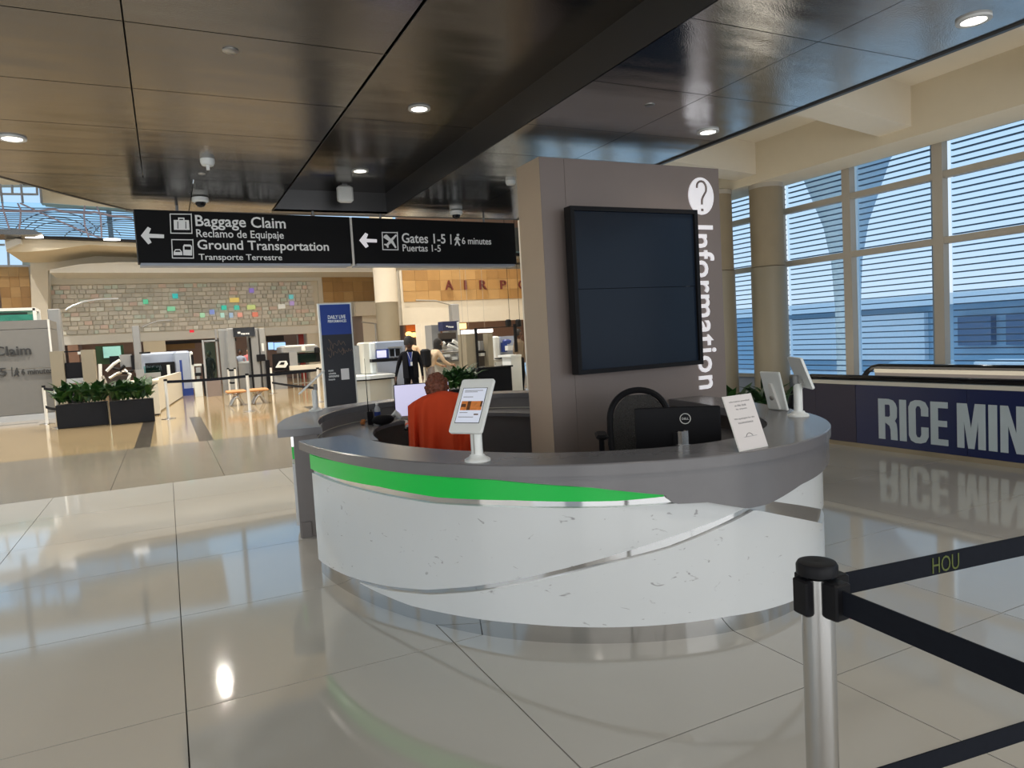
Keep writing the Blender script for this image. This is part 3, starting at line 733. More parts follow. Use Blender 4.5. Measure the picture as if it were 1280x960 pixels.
t = thing('tablet_easel', 'white leaning tablet enclosure seen from behind, between notice and rightmost kiosk', 'tablet stand', (p.x, p.y, TOPZ), rz=math.atan2(n.x, -n.y))
TT = Matrix.Rotation(math.radians(-14), 4, 'X')
G().bbox(-.098, .098, -.018, 0, 0, .285, .005, TT).obj('enclosure', m_white, t)
G().box(-.072, .072, -.0195, -.018, .04, .245, TT).obj('screen', m_tab, t)
G().prism([TT @ Vector(v) for v in ((-.045, 0, .01), (.045, 0, .01), (.012, 0, .20), (-.012, 0, .20))], (0, .02, 0)).obj('rear_rib', m_wpaint, t)
G().lathe([(.018, 0), (.018, .03), (.010, .034)], 18, TT @ Matrix.Translation((0, .0, .10)) @ Matrix.Rotation(-math.pi/2, 4, 'X')).obj('lock', m_alum, t, smooth=True)
# paper notice
p = az(938, 563, TOPZ); n = Vector((.10, -1, 0)).normalized(); rz = math.atan2(n.x, -n.y)
t = thing('paper_notice', 'white printed notice in a leaning holder on the front counter', 'notice', (p.x+.045, p.y+.02, TOPZ), rz=rz)
TT = Matrix.Rotation(math.radians(-20), 4, 'X')
G().box(-.108, .108, 0, .004, 0, .285, TT).prism([(-.02, .004, .01), (.02, .004, .01), (.02, .09, .0), (-.02, .09, 0)], (0, 0, .003)).obj('holder', m_wpaint, t)
sh = G().box(-.105, .105, -.002, -.0005, .004, .283, TT).obj('sheet', m_paper, t)
g = G()
for z, a, ww in ((.245, 'information provided', .15), (.225, 'at this desk', .085), (.205, 'by airport', .08), (.155, 'We apologize for the', .15), (.135, 'inconvenience', .11)):
    text(g, a, TT @ Vector((-ww/2, -.0022, z)), TT.to_3x3() @ Vector((1, 0, 0)), TT.to_3x3() @ Vector((0, 0, 1)), ww, .011, .0006)
g.tube([TT @ Vector((-.03+k*.01, -.003, .068+.016*math.sin(k*.6))) for k in range(6)], .0014, 6).tube([TT @ Vector((x, -.003, .066)) for x in (-.045, .05)], .0008, 5)
g.obj('print', m_ink, sh)
# small steel bracket post
p = az(855, 556, TOPZ); t = thing('steel_card_holder', 'small upright steel holder on the counter before the black monitor', 'holder', (p.x, p.y, TOPZ))
G().box(p.x-.022, p.x+.022, p.y-.012, p.y-.008, TOPZ, TOPZ+.075).box(p.x-.022, p.x-.018, p.y-.008, p.y+.02, TOPZ, TOPZ+.075).box(p.x+.018, p.x+.022, p.y-.008, p.y+.02, TOPZ, TOPZ+.075).obj('sleeve', m_brush, t)
G().box(p.x-.03, p.x+.03, p.y-.02, p.y+.03, TOPZ, TOPZ+.002).obj('base', m_brush, t)

def local(t, rz): t.rotation_euler = (0, 0, rz)
# black monitor, back to the camera
t = thing('computer_monitor', 'black desktop monitor seen from behind on the front work surface', 'monitor', (2.86, 3.52, .75), rz=math.radians(-38))
G().bbox(-.265, .265, -.0, .022, .0, .30, .006).obj('back_cover', m_black, t)
G().box(-.262, .262, .022, .026, .005, .295).obj('screen', m_screen, t)
lg = G()
lg.tube([(.032*math.cos(a*math.pi/12)+.05, -.003, .225+.032*math.sin(a*math.pi/12)) for a in range(25)], .0028, 6)
text(lg, 'DELL', (.05-.021, -.001, .2185), (1, 0, 0), (0, 0, 1), .042, .013, .002, .02)
lg.obj('logo', m_lampw, t)
G().box(-.12, .12, .0, .16, .0, .008).box(-.03, .03, -.02, .0, .004, .14).obj('stand', m_black, t)
# lit monitor at the back worktop, in front of the seated person
t = thing('computer_monitor', 'lit desktop monitor on the rear work surface before the seated person', 'monitor', (2.37, 7.02, .75), rz=math.radians(-14))
G().bbox(-.29, .29, .0, .03, .03, .375, .006).obj('bezel', m_black, t)
G().box(-.282, .282, -.003, .0, .045, .367).obj('screen', m_lit, t)
G().box(-.29, .29, -.004, .0, .03, .044).obj('chin', m_alum, t)
G().box(-.10, .10, -.02, .14, .0, .008).box(-.03, .03, .03, .05, .004, .2).obj('stand', m_black, t)
# items on the rear worktop
def on(px, py, z=.7525): return az(px, py, z)
p = on(472.5, 527); t = thing('water_bottle', 'clear plastic water bottle with blue label on the rear work surface', 'bottle', tuple(p)); T = Matrix.Translation(p)
m_bot = mat('clear_bottle', (.55, .58, .62), .1, var=.05, alpha=.75)
G().lathe([(.030, 0), (.033, .008), (.033, .055), (.033, .12), (.026, .145), (.014, .165), (.013, .178)], 20, T).obj('bottle_body', m_bot, t, smooth=True)
G().lathe([(.0335, .06), (.0335, .105)], 20, T).obj('label_band', m_gblue, t, smooth=True)
G().lathe([(.015, .178), (.015, .192)], 14, T).obj('cap', m_white, t)
p = on(463.5, 531); t = thing('two_way_radio', 'black two-way radio standing upright with long whip antenna', 'radio', tuple(p))
G().bbox(p.x-.028, p.x+.028, p.y-.018, p.y+.018, .7525, .89, .006).obj('body', m_black, t)
G().tube([(p.x-.015, p.y, .88), (p.x-.016, p.y, 1.12), (p.x-.017, p.y, 1.42)], [.006, .0035, .0018], 7).obj('antenna', m_black, t)
G().lathe([(.008, .89), (.007, .905)], 12, Matrix.Translation((p.x+.012, p.y, 0))).obj('knob', m_black, t)
p = on(480, 531); t = tag(G().sphere((p.x, p.y+.02, .7525+.05), .1, 20, 10, (1.15, .7, .52)).obj('cloth_pouch', m_blackf, smooth=True), 'black cloth pouch lying on the rear work surface behind the radio', 'bag')
p = on(456, 531); g = G()
for k in range(9): g.sphere((p.x+random.uniform(-.03, .02), p.y+random.uniform(-.01, .03), .7525+.014+random.uniform(0, .03)), .015, 7, 5)
tag(g.obj('snack_bag', mat('snack_orange', (.45, .16, .04), .6, var=.5, scale=60)), 'small crumpled orange and brown snack bag left of the radio', 'bag')
p = on(495, 526); g = G(); g.tube([(p.x-.03, p.y+.02, .81), (p.x+.0, p.y, .84), (p.x+.03, p.y-.01, .80), (p.x+.045, p.y-.02, .775)], [.012, .032, .030, .02], 12)
tag(g.obj('tissue_bundle', m_white, smooth=True), 'crumpled white tissue bundle beside the black pouch', 'tissue')
p = on(905, 527, .76); t = thing('desk_telephone', 'white desk telephone behind the paper notice', 'telephone', (p.x, p.y, .75))
G().bbox(p.x-.10, p.x+.10, p.y-.08, p.y+.08, .75, .80, .012).obj('base', m_offw, t); G().bbox(p.x-.11, p.x-.05, p.y-.09, p.y+.09, .80, .835, .012).obj('handset', m_white, t)

# office chairs
def office_chair(loc, rz, lab, backh=1.09):
    t = thing('office_chair', lab, 'chair', loc, 'office chairs inside the desk', rz=rz)
    G().bbox(-.25, .25, -.24, .24, .42, .50, .03).obj('seat', m_blackf, t)
    # back frame: rounded loop, slightly wider at the bottom
    pts = []
    for k in range(25):
        a = math.pi*k/24; pts.append((.225*math.cos(a)*(1.0), .27+.03*math.sin(a), backh-.26+.255*math.sin(a)**.8))
    pts = [(.20, .22, .52)]+[(.225, .25, .68)]+pts+[(-.225, .25, .68)]+[(-.20, .22, .52)]
    G().tube(pts, .024, 8).obj('back_frame', m_black, t, smooth=True)
    R = []
    for k in range(9):
        z = .55+(backh-.04-.55)*k/8; w_ = .205*(1 if k < 5 else math.sqrt(max(.02, 1-((k-4.5)/3.9)**2)))
        R.append([(-w_, .255, z), (0, .285, z), (w_, .255, z), (w_, .262, z), (0, .292, z), (-w_, .262, z)])
    m_mesh = mat('chair_mesh', (.05, .048, .046), .8, var=.3, scale=120, alpha=.82)
    G().loft(R).obj('mesh_back', m_mesh, t, smooth=True)
    G().tube([(-.17, .30, .84), (-.06, .31, .66), (0, .29, .47)], .018, 8).tube([(.17, .30, .84), (.06, .31, .66), (0, .29, .47)], .018, 8).obj('lumbar_support', m_black, t, smooth=True)
    for s_ in (-1, 1):
        a = G().bbox(s_*.31-.045, s_*.31+.045, -.15, .10, .775, .81, .015).obj('armrest', m_black, t)
        G().tube([(s_*.31, 0, .78), (s_*.31, 0, .50), (s_*.24, 0, .45)], .02, 8).obj('arm_post', m_black, a)
    G().cyl((0, 0), .03, .10, .42, 14).obj('gas_lift', m_black, t)
    for k in range(5):
        a = k*2*math.pi/5; c, s_ = math.cos(a), math.sin(a)
        l = G().tube([(0, 0, .13), (.30*c, .30*s_, .085)], [.03, .018], 8).obj('base_leg', m_black, t)
        G().sphere((.31*c, .31*s_, .032), .032, 10, 7).obj('caster', m_black, l)
    return t
office_chair((3.10, 4.20, 0), math.radians(-30), 'black mesh office chair behind the black monitor')
oc = (2.20, 5.95, 0)
office_chair(oc, math.radians(160), 'black office chair under the orange cloth, holding the seated person', 1.06)
# orange cloth draped over the chair back
rz = math.radians(160)
def draped():
    t = []
    M_ = Matrix.Translation(oc) @ Matrix.Rotation(rz, 4, 'Z')
    g = G(); R = []
    nz_, nu = 18, 160
    for k in range(nz_+1):
        f = k/nz_; ring = []
        for u in range(nu):
            a = 2*math.pi*u/nu; ca, sa = math.cos(a), math.sin(a)
            z = 1.12-.62*f**1.15
            hw = .265*(min(1, .50+.9*math.sqrt(max(0, f*3)))) if f < .1 else .265
            hw = .08+.22*min(1, (f/.16)**.5) if f < .16 else .30+.015*f
            dp = .05+.055*min(1, (f/.2)**.5)+.03*f
            ff = min(1, f*1.6); fold = 1+.34*ff*math.sin(a*11+1.3+.8*math.sin(f*3))+.20*ff*math.sin(a*19+f*2)
            x = hw*math.copysign(abs(ca)**.75, ca)*(1+.02*f*math.sin(a*9)); y = .27+dp*math.copysign(abs(sa)**.8, sa)*fold
            ring.append(M_ @ Vector((x, y, z-.035*(abs(ca)**3)*(1-f))))
        R.append(ring)
    return g.loft(list(reversed(R)), False, True)
oo = draped().obj('orange_cloth', m_orange, smooth=True)
tag(oo, 'bright orange jacket cloth draped over the back of the office chair', 'jacket')

# ================================================================== PEOPLE
def figure(name, label, loc, rz, J, mats, seated=False, group=None, scale=1.0, hair=None, hairmat=None):
    """one continuous skinned body; J overrides joint positions; mats: skin, top, bottom, shoe"""
    B = dict(pelvis=(0, 0, .95), waist=(0, 0, 1.08), chest=(0, .0, 1.30), neckb=(0, .01, 1.45), neck=(0, .0, 1.52), head=(0, -.015, 1.60), crown=(0, -.005, 1.69),
             shl=(-.17, 0, 1.40), shr=(.17, 0, 1.40), ell=(-.24, .02, 1.12), elr=(.24, .02, 1.12), wrl=(-.25, -.06, .88), wrr=(.25, -.06, .88), pal=(-.25, -.08, .80), par=(.25, -.08, .80),
             hil=(-.09, 0, .90), hir=(.09, 0, .90), knl=(-.10, -.02, .50), knr=(.10, -.02, .50), anl=(-.10, .02, .09), anr=(.10, .02, .09), tol=(-.11, -.15, .04), tor=(.11, -.15, .04))
    B.update(J)
    names = list(B); idx = {n: i for i, n in enumerate(names)}
    Rr = dict(pelvis=.135, waist=.12, chest=.145, neckb=.075, neck=.052, head=.085, crown=.075, shl=.065, shr=.065, ell=.045, elr=.045, wrl=.028, wrr=.028, pal=.034, par=.034,
              hil=.09, hir=.09, knl=.062, knr=.062, anl=.042, anr=.042, tol=.035, tor=.035)
    E_ = [('pelvis', 'waist', 1), ('waist', 'chest', 1), ('chest', 'neckb', 1), ('neckb', 'neck', 0), ('neck', 'head', 0), ('head', 'crown', 0),
          ('chest', 'shl', 1), ('chest', 'shr', 1), ('shl', 'ell', 1), ('shr', 'elr', 1), ('ell', 'wrl', 1), ('elr', 'wrr', 1), ('wrl', 'pal', 0), ('wrr', 'par', 0),
          ('pelvis', 'hil', 2), ('pelvis', 'hir', 2), ('hil', 'knl', 2), ('hir', 'knr', 2), ('knl', 'anl', 2), ('knr', 'anr', 2), ('anl', 'tol', 3), ('anr', 'tor', 3)]
    V = [Vector(B[n]) for n in names]; RR = [Rr[n] for n in names]; ED = [(idx[a], idx[b]) for a, b, _ in E_]; EM = [c for _, _, c in E_]
    for sd, wr, pa in ((-1, 'wrl', 'pal'), (1, 'wrr', 'par')):
        d = (Vector(B[pa])-Vector(B[wr])).normalized(); s_ = d.cross(Vector((1, 0, 0))).normalized(); k0 = idx[pa]
        for k, ln in enumerate((.055, .070, .076, .070, .056)):
            off = s_*(.018*(k-2)); a = Vector(B[pa])+off+d*.02
            if k == 0: tip = a+s_*(-.03)+d*.02; a = Vector(B[pa])-s_*.02
            else: tip = a+d*ln*.6+Vector((-sd*.006, 0, 0))
            V.append(a); RR.append(.011); V.append(tip); RR.append(.009); n_ = len(V)
            ED += [(k0, n_-2), (n_-2, n_-1)]; EM += [0, 0]
    me = bpy.data.meshes.new('t'); me.from_pydata(V, ED, []); o = bpy.data.objects.new('t', me); COL.objects.link(o)
    sk = o.modifiers.new('s', 'SKIN'); sk.use_smooth_shade = True
    sv = me.skin_vertices[0].data
    for i, r in enumerate(RR): sv[i].radius = (r, r*(.78 if i in (idx['chest'], idx['waist'], idx['pelvis']) else 1)); sv[i].use_root = (i == 0)
    o.modifiers.new('u', 'SUBSURF').levels = 1
    bpy.context.view_layer.update()
    m2 = bpy.data.meshes.new_from_object(o.evaluated_get(bpy.context.evaluated_depsgraph_get()))
    bpy.data.objects.remove(o); bpy.data.meshes.remove(me)
    m2.name = 'body'; m2.materials.clear()
    for m_ in mats: m2.materials.append(m_)
    for p_ in m2.polygons:
        c = p_.center; best = 9; bm_ = 0
        for (a, b), mm in zip(ED, EM):
            A_, D_ = V[a], V[b]-V[a]; t_ = max(0, min(1, (c-A_).dot(D_)/max(1e-9, D_.length_squared))); dd = (c-(A_+D_*t_)).length/(RR[a]*(1-t_)+RR[b]*t_+.02)
            if dd < best: best = dd; bm_ = mm
        p_.material_index = bm_; p_.use_smooth = True
    t = thing(name, label, 'person', loc, group, rz=rz or 1e-6); t.scale = (scale,)*3
    bo = bpy.data.objects.new('body', m2); COL.objects.link(bo); bo.parent = t; ORG[bo.name] = (0, 0, 0)
    H = Vector(B['head']); f = Matrix.Translation(H)
    hd = G().sphere((0, 0, .015), .10, 16, 12, (.80, .95, 1.18), f)
    hd.obj('head', mats[0], bo, smooth=True)
    G().sphere((-.03, -.088, .02), .010, 8, 6, M=f).sphere((.03, -.088, .02), .010, 8, 6, M=f).obj('eyes', m_black, bo)
    G().prism([(-.012, -.09, -.015), (.012, -.09, -.015), (0, -.09, .03)], (0, -.022, -.004), f).obj('nose', mats[0], bo)
    G().box(-.022, .022, -.092, -.084, -.045, -.036, f).obj('mouth', mat('lips', (.25, .06, .05), .5), bo)
    G().sphere((-.084, .0, .01), .02, 8, 6, (.4, .8, 1.3), f).sphere((.084, .0, .01), .02, 8, 6, (.4, .8, 1.3), f).obj('ears', mats[0], bo)
    if hair:
        hair(f).obj('hair', hairmat or m_hair, bo, smooth=True)
    return t, bo, B
def hair_cap(f, big=1.0, long=0, bun=False):
    g = G(); r = .102*big
    prof_ = [(.001, .115*big+.01), (r*.55, .105*big), (r*.9, .06*big), (r, .0), (r*.97, -.05-long)]
    g.lathe([(a, b) for a, b in reversed(prof_)], 18, f @ Matrix.Translation((0, .022, .03)), .86, .95)
    if bun: g.sphere((0, .115, -.03), .058, 14, 10, (1.15, .8, .95), f).sphere((.03, .09, .05), .05, 12, 8, (1, .8, .7), f).sphere((-.04, .085, .04), .045, 12, 8, (1, .8, .8), f)
    if bun:
        rg = random.Random(2)
        for k in range(90):
            a = rg.uniform(0, 6.283); b = rg.uniform(-.5, 1.4); v = Vector((math.cos(a)*math.cos(b)*.094, .028+math.sin(a)*math.cos(b)*.104, .035+math.sin(b)*.115))
            g.sphere(f @ v, rg.uniform(.013, .024), 7, 5)
    return g
m_blk = mat('black_jacket', (.010, .010, .013), .8, spec=.12, var=.2, scale=30); m_blup = mat('blue_shirt', (.02, .04, .22), .7)
m_peach = mat('peach_shirt', (.72, .52, .34), .7); m_khaki = mat('khaki_trouser', (.27, .22, .20), .8)
def face_rz(pos, extra=0):     # rotation that turns local -Y towards the camera
    return math.atan2(-pos[0], pos[1])*1+extra
# man in a black jacket, standing, facing us
pos = ay(514, 470, 14.2); pos = (pos.x, 14.2, 0)
t, bo, B = figure('person', 'person standing in a black jacket over a blue shirt with a lanyard', pos, face_rz(pos), dict(ell=(-.27, .03, 1.13), wrl=(-.33, .0, .90), pal=(-.34, -.02, .82)), [m_skin, m_blk, m_blk, m_black], scale=.955, hair=lambda f: hair_cap(f, 1.32))
G().prism([(-.055, -.118, 1.42), (.06, -.118, 1.42), (.035, -.135, 1.12), (-.03, -.135, 1.12)], (0, -.012, 0)).obj('shirt_front', m_blup, bo)
G().tube([(-.05, -.125, 1.43), (.02, -.155, 1.22), (.06, -.13, 1.43)], .007, 6).box(.0, .045, -.162, -.155, 1.13, 1.21).obj('lanyard', m_wpaint, bo)
G().prism([(-.17, -.03, 1.40), (-.06, -.10, 1.44), (-.05, -.13, .86), (-.17, -.06, .86)], (0, -.03, 0)).prism([(.17, -.03, 1.40), (.06, -.10, 1.44), (.06, -.13, .86), (.17, -.06, .86)], (0, -.03, 0)).obj('jacket_front', m_blk, bo)
# woman bending with a backpack
pos = ay(538, 470, 15.2); pos = (pos.x, 15.2, 0)
t, bo, B = figure('person', 'person in a peach top carrying a black backpack, leaning over the lane', pos, face_rz(pos, math.radians(115)),
   dict(chest=(0, -.14, 1.24), neckb=(0, -.20, 1.37), neck=(0, -.23, 1.43), head=(0, -.26, 1.50), crown=(0, -.27, 1.58), shl=(-.16, -.17, 1.33), shr=(.16, -.17, 1.33), ell=(-.22, -.28, 1.10), elr=(.22, -.24, 1.08), wrl=(-.2, -.44, 1.02), wrr=(.2, -.40, 1.0), pal=(-.2, -.51, 1.0), par=(.2, -.47, .98)),
   [m_skinl, m_peach, m_khaki, m_black], scale=.98, hair=lambda f: hair_cap(f, 1.08, .10))
bk = G().bbox(-.15, .15, .0, .17, 1.0, 1.42, .04).obj('backpack', m_black, bo)
# seated person, back to us, in the chair under the orange cloth
Bs = dict(pelvis=(0, .06, .56), waist=(0, .08, .68), chest=(0, .06, .88), neckb=(0, .02, 1.02), neck=(0, -.01, 1.06), head=(0, -.03, 1.135), crown=(0, -.025, 1.20), shl=(-.17, .03, .97), shr=(.17, .03, .97),
          ell=(-.24, -.17, .80), elr=(.25, -.15, .80), wrl=(-.18, -.42, .80), wrr=(.30, -.36, .80), pal=(-.16, -.50, .795), par=(.31, -.44, .795), hil=(-.09, .02, .55), hir=(.09, .02, .55), knl=(-.12, -.40, .54), knr=(.12, -.40, .54),
          anl=(-.12, -.42, .09), anr=(.12, -.42, .09), tol=(-.12, -.57, .04), tor=(.12, -.57, .04))
figure('person', 'person seated at the desk with auburn hair pinned up, back to the camera', (oc[0]-.03, oc[1]+.05, -.03), math.radians(160), Bs, [m_skinl, m_orange, m_blk, m_black], hair=lambda f: hair_cap(f, 1.12, .03, True), hairmat=m_hairr)
# small figures far away among the lanes
far = [((517, 455), 24, m_peach, m_khaki, 'small distant person in a pale pink top behind the jacketed person', m_skinl, 0, 1.0),
       ((650, 455), 17.0, mat('beige_coat', (.25, .19, .13), .8), m_blk, 'distant person with dark hair at the lane just left of the pillar', m_skin, 60, 1.0),
       ((301, 455), 32.6, m_bluegr, m_blk, 'distant seated officer in grey seen through the scanner portal, left one', m_skin, 0, .97),
       ((311, 455), 33.2, mat('pink_top', (.7, .2, .22), .8), m_blk, 'distant person in a pink top seen through the scanner portal', m_skinl, 0, .99),
       ((262, 455), 31, m_blk, m_blk, 'distant person in dark clothes beside the glass gate', m_skin, -40, .97)]
for (q, Y, tp, bt, lab, skn, ex, s_) in far:
    pp = ay(q[0], q[1], Y); pos = (pp.x, Y, 0)
    figure('person', lab, pos, face_rz(pos, math.radians(ex)), {}, [skn, tp, bt, m_black], scale=s_, hair=lambda f: hair_cap(f, 1.1))

# ================================================================== MOVING WALKWAY WITH BANNER
WXB = 7.33
mw = thing('moving_walkway', 'moving walkway side panel in navy with RICE MIN lettering', 'walkway', (WXB, 3, 0))
yy = [6.30, 5.72, 4.42, 3.1, 1.8, .5, -.8]
for k, (a, b_) in enumerate(zip(yy[:-1], yy[1:])):
    G().box(WXB, WXB+.04, b_+.003, a-.003, .05, .75).obj('banner_panel', m_navyd if k == 0 else m_navy, mw)
# rounded nose of the balustrade
R = []
for k in range(13):
    a = math.pi*k/12
    R.append((WXB+.0, 6.3+.30*math.sin(a), .40-.35*math.cos(a)))
G().prism([(WXB, 6.3, .05)]+[tuple(r) for r in R]+[(WXB, 6.3, .75)], (.04, 0, 0)).obj('balustrade_nose', m_navyd, mw)
G().box(WXB-.02, WXB+.06, -.8, 6.35, .0, .05).obj('skirt', m_conc, mw)
G().box(WXB-.015, WXB+.055, -.8, 6.40, .75, .795).obj('handrail_track', m_offw, mw)
hr = [(WXB+.02, -.8, .83), (WXB+.02, 6.3, .83)]+[(WXB+.02, 6.36+.36*math.sin(math.pi*k/10), .43+.40*math.cos(math.pi*k/10)) for k in range(0, 9)]
G().tube(hr, .033, 8).obj('handrail', m_blackg, mw, smooth=True)
G().box(WXB+.06, WXB+1.1, -.8, 6.2, .0, .02).obj('pallet_belt', m_steelg, mw)
hr2 = [(WXB+1.15, -.8, .88), (WXB+1.15, 6.2, .88)]+[(WXB+1.15, 6.25+.28*math.sin(math.pi*k/10), .54+.34*math.cos(math.pi*k/10)) for k in range(0, 8)]
G().tube(hr2, .035, 8).obj('handrail', m_blackg, mw, smooth=True)
G().box(WXB+1.12, WXB+1.18, -.8, 6.3, .80, .85).obj('handrail_track', m_offw, mw)
G().box(WXB+1.13, WXB+1.17, -.8, 6.3, .05, .80).obj('inner_panel', m_greyl, mw)
# heavy condensed letters drawn as polygons, u right, v up, unit height 1
def letterR(g):
    out = [(0, 0), (.16, 0), (.16, .40), (.22, .40), (.27, .30), (.28, 0), (.45, 0), (.43, .32), (.36, .46), (.43, .58), (.44, .82), (.36, .96), (.28, 1), (0, 1)]
    return [out], [[(.16, .54), (.26, .56), (.28, .66), (.27, .80), (.24, .86), (.16, .87)]]
LET = {'R': ([[(0, 0), (.16, 0), (.16, 1), (0, 1)], [(.16, .86), (.27, .86), (.285, .83), (.42, .90), (.36, .97), (.26, 1), (.16, 1)], [(.285, .83), (.29, .60), (.45, .56), (.455, .80), (.42, .90)], [(.16, .42), (.30, .42), (.40, .47), (.45, .56), (.29, .60), (.26, .56), (.16, .56)], [(.16, .42), (.30, .42), (.40, .47), (.44, .40), (.455, .25), (.46, 0), (.30, 0), (.295, .25), (.27, .34)]], .46),
       'I': ([[(0, 0), (.16, 0), (.16, 1), (0, 1)]], .16),
       'C': ([[(0, .16), (.16, .20), (.16, .80), (0, .84)], [(0, .84), (.16, .80), (.19, .87), (.255, .87), (.285, .80), (.445, .84), (.38, .97), (.27, 1.01), (.15, 1.01), (.05, .96)], [(0, .16), (.05, .04), (.15, -.01), (.27, -.01), (.38, .03), (.445, .16), (.285, .20), (.255, .13), (.19, .13), (.16, .20)], [(.285, .64), (.445, .64), (.445, .84), (.285, .80)], [(.285, .20), (.445, .16), (.445, .38), (.285, .38)]], .445),
       'E': ([[(0, 0), (.16, 0), (.16, 1), (0, 1)], [(.16, 0), (.37, 0), (.37, .14), (.16, .14)], [(.16, .43), (.35, .43), (.35, .57), (.16, .57)], [(.16, .86), (.37, .86), (.37, 1), (.16, 1)]], .37),
       'M': ([[(0, 0), (.14, 0), (.14, 1), (0, 1)], [(.42, 0), (.56, 0), (.56, 1), (.42, 1)], [(.14, 1), (.20, 1), (.28, .45), (.28, .0), (.22, .0), (.14, .60)], [(.42, 1), (.36, 1), (.28, .45), (.28, .0), (.34, 0), (.42, .60)]], .56),
       'N': ([[(0, 0), (.14, 0), (.14, 1), (0, 1)], [(.29, 0), (.43, 0), (.43, 1), (.29, 1)], [(.14, 1), (.29, .42), (.29, 0), (.14, .58)]], .43)}
u = 0; scale_y = .465; xs_ = .505
Y_ = 5.42
for ch, gap in (('R', .055), ('I', .055), ('C', .05), ('E', .19), ('M', .06), ('I', .06), ('N', .2), ('U', .06), ('T', .06), ('E', .06)):
    if ch not in LET: break
    g = G(); polys, wd = LET[ch]
    for pl_ in polys: g.prism([(WXB-.001, Y_-a*xs_, .135+b_*scale_y) for a, b_ in pl_], (-.006, 0, 0))
    g.obj('letter', m_ban, mw)
    Y_ -= (wd+gap)*xs_
# mask-free: the rest of the wording lies outside the frame

# potted plant behind the desk end
leafmesh = {}
def leaf_obj(parent, m, loc, yaw, tilt, L, W=.045):
    key = (m.name,)
    if key not in leafmesh:
        g = G(); R = []
        for k, (t_, w_, z) in enumerate([(0, .12, 0), (.25, .8, .10), (.5, 1, .17), (.75, .7, .16), (1, .03, .06)]):
            R.append([(-w_*.11, t_, z+.03*w_), (0, t_, z), (w_*.11, t_, z+.03*w_), (w_*.11, t_, z+.03*w_-.008), (0, t_, z-.01), (-w_*.11, t_, z+.03*w_-.008)])
        o = g.loft(R).obj('leaf', m, None, org=(0, 0, 0)); leafmesh[key] = o.data; o.data.use_fake_user = True; bpy.data.objects.remove(o)
    o = bpy.data.objects.new('leaf', leafmesh[key]); COL.objects.link(o); o.parent = parent
    o.location = Vector(loc)-Vector(ORG[parent.name]); o.rotation_euler = (tilt, 0, yaw); o.scale = (L*1.6, L, L)
    return o
def planter(name, lab, x0, x1, y0, y1, h, nl, group, L=(.28, .5), m=None, box=True):
    t = thing(name, lab, 'planter', ((x0+x1)/2, (y0+y1)/2, 0), group)
    G().bbox(x0, x1, y0, y1, 0, h, .012).obj('planter_box', m_black, t)
    G().box(x0+.03, x1-.03, y0+.03, y1-.03, h, h+.005).obj('soil', m_brown, t)
    rng = random.Random(name+lab)
    for k in range(nl):
        x = rng.uniform(x0+.06, x1-.06); y = rng.uniform(y0+.06, y1-.06)
        l = rng.uniform(*L); yaw = rng.uniform(0, 6.283); tl = rng.uniform(.15, 1.15)
        leaf_obj(t, m_leaf if rng.random() < .5 else m_leafd, (x, y, h+rng.uniform(0, .12)), yaw, tl, l)
    return t
planter('leafy_planter', 'dark planter of green leaves outside the desk, behind the kiosks', 4.95, 5.6, 5.05, 5.45, .62, 46, 'leafy planters', (.2, .36))
planter('leafy_planter', 'left of the two long black planters, beside the gray sign wall', -2.42, -1.36, 19.55, 19.95, .56, 130, 'leafy planters', (.3, .56))
planter('leafy_planter', 'right of the two long black planters, before the white inspection counter', -1.30, -.36, 19.30, 19.70, .56, 130, 'leafy planters', (.3, .56))
q = ay(573, 480, 11.2)
planter('leafy_planter', 'dark planter of leaves behind the seated person and tablet kiosk', q.x-.22, q.x+.40, 11.2, 11.6, .70, 110, 'leafy planters', (.24, .38))

# ================================================================== STANCHIONS
def head_box(a, z, r): return
def near_stanchion():
    p = Vector((1.315, 1.14, 0))
    t = thing('belt_stanchion', 'brushed steel belt stanchion with black top in the near right foreground', 'stanchion', tuple(p))
    T = Matrix.Translation(p)
    G().lathe([(.18, 0), (.18, .008), (.10, .022), (.04, .03)], 40, T).obj('base', m_brush, t, smooth=True)
    G().lathe([(.0365, .02), (.0365, .955)], 40, T).obj('post', m_brush, t, smooth=True)
    c = G().lathe([(.040, .960), (.046, .963), (.046, .983), (.042, .990), (.028, .992), (.001, .989)], 40, T).obj('cap', m_black, t, smooth=True)
    G().box(-.05, .05, -.05, .05, .395, .452, T @ Matrix.Diagonal((.8, .8, 1, 1))).obj('belt_housing', m_black, t)
    for a in range(4):
        an = math.radians([-8, -90, 172, 82][a])
        RM = T @ Matrix.Rotation(an, 4, 'Z')
        G().bbox(.030, .052 if a != 0 and a != 1 else .072, -.024, .024, .872, .956, .004, RM).obj('belt_socket', m_black, t)
    G().box(.066, .076, -.014, .014, .866, .874, T @ Matrix.Rotation(math.radians(-50), 4, 'Z')).obj('release_tab', mat('red_tab', (.5, .02, .05), .4), t)
    return t
near_stanchion()
def belt(a, b, h, lab, sag=.0, name='retractable_belt', group=None, n=12, th=.002):
    a = Vector(a); b = Vector(b); g = G(); R = []; s = (b-a).cross(Vector((0, 0, 1))).normalized()*th
    for k in range(n+1):
        f = k/n; p = a.lerp(b, f)-Vector((0, 0, sag*4*f*(1-f)))
        R.append([p-s-Vector((0, 0, h/2)), p+s-Vector((0, 0, h/2)), p+s+Vector((0, 0, h/2)), p-s+Vector((0, 0, h/2))])
    g.loft(R); o = g.obj(name, m_belt); 
    return tag(o, lab, 'belt', group), g
d1 = Vector((.59, -.08, 0)).normalized()
o1, _ = belt(Vector((1.315, 1.14, .924))+d1*.07, Vector((1.315, 1.14, .935))+d1*2.1, .052, 'black belt printed HOU running right from the foreground stanchion top')
side = Vector((d1.y, -d1.x, 0))
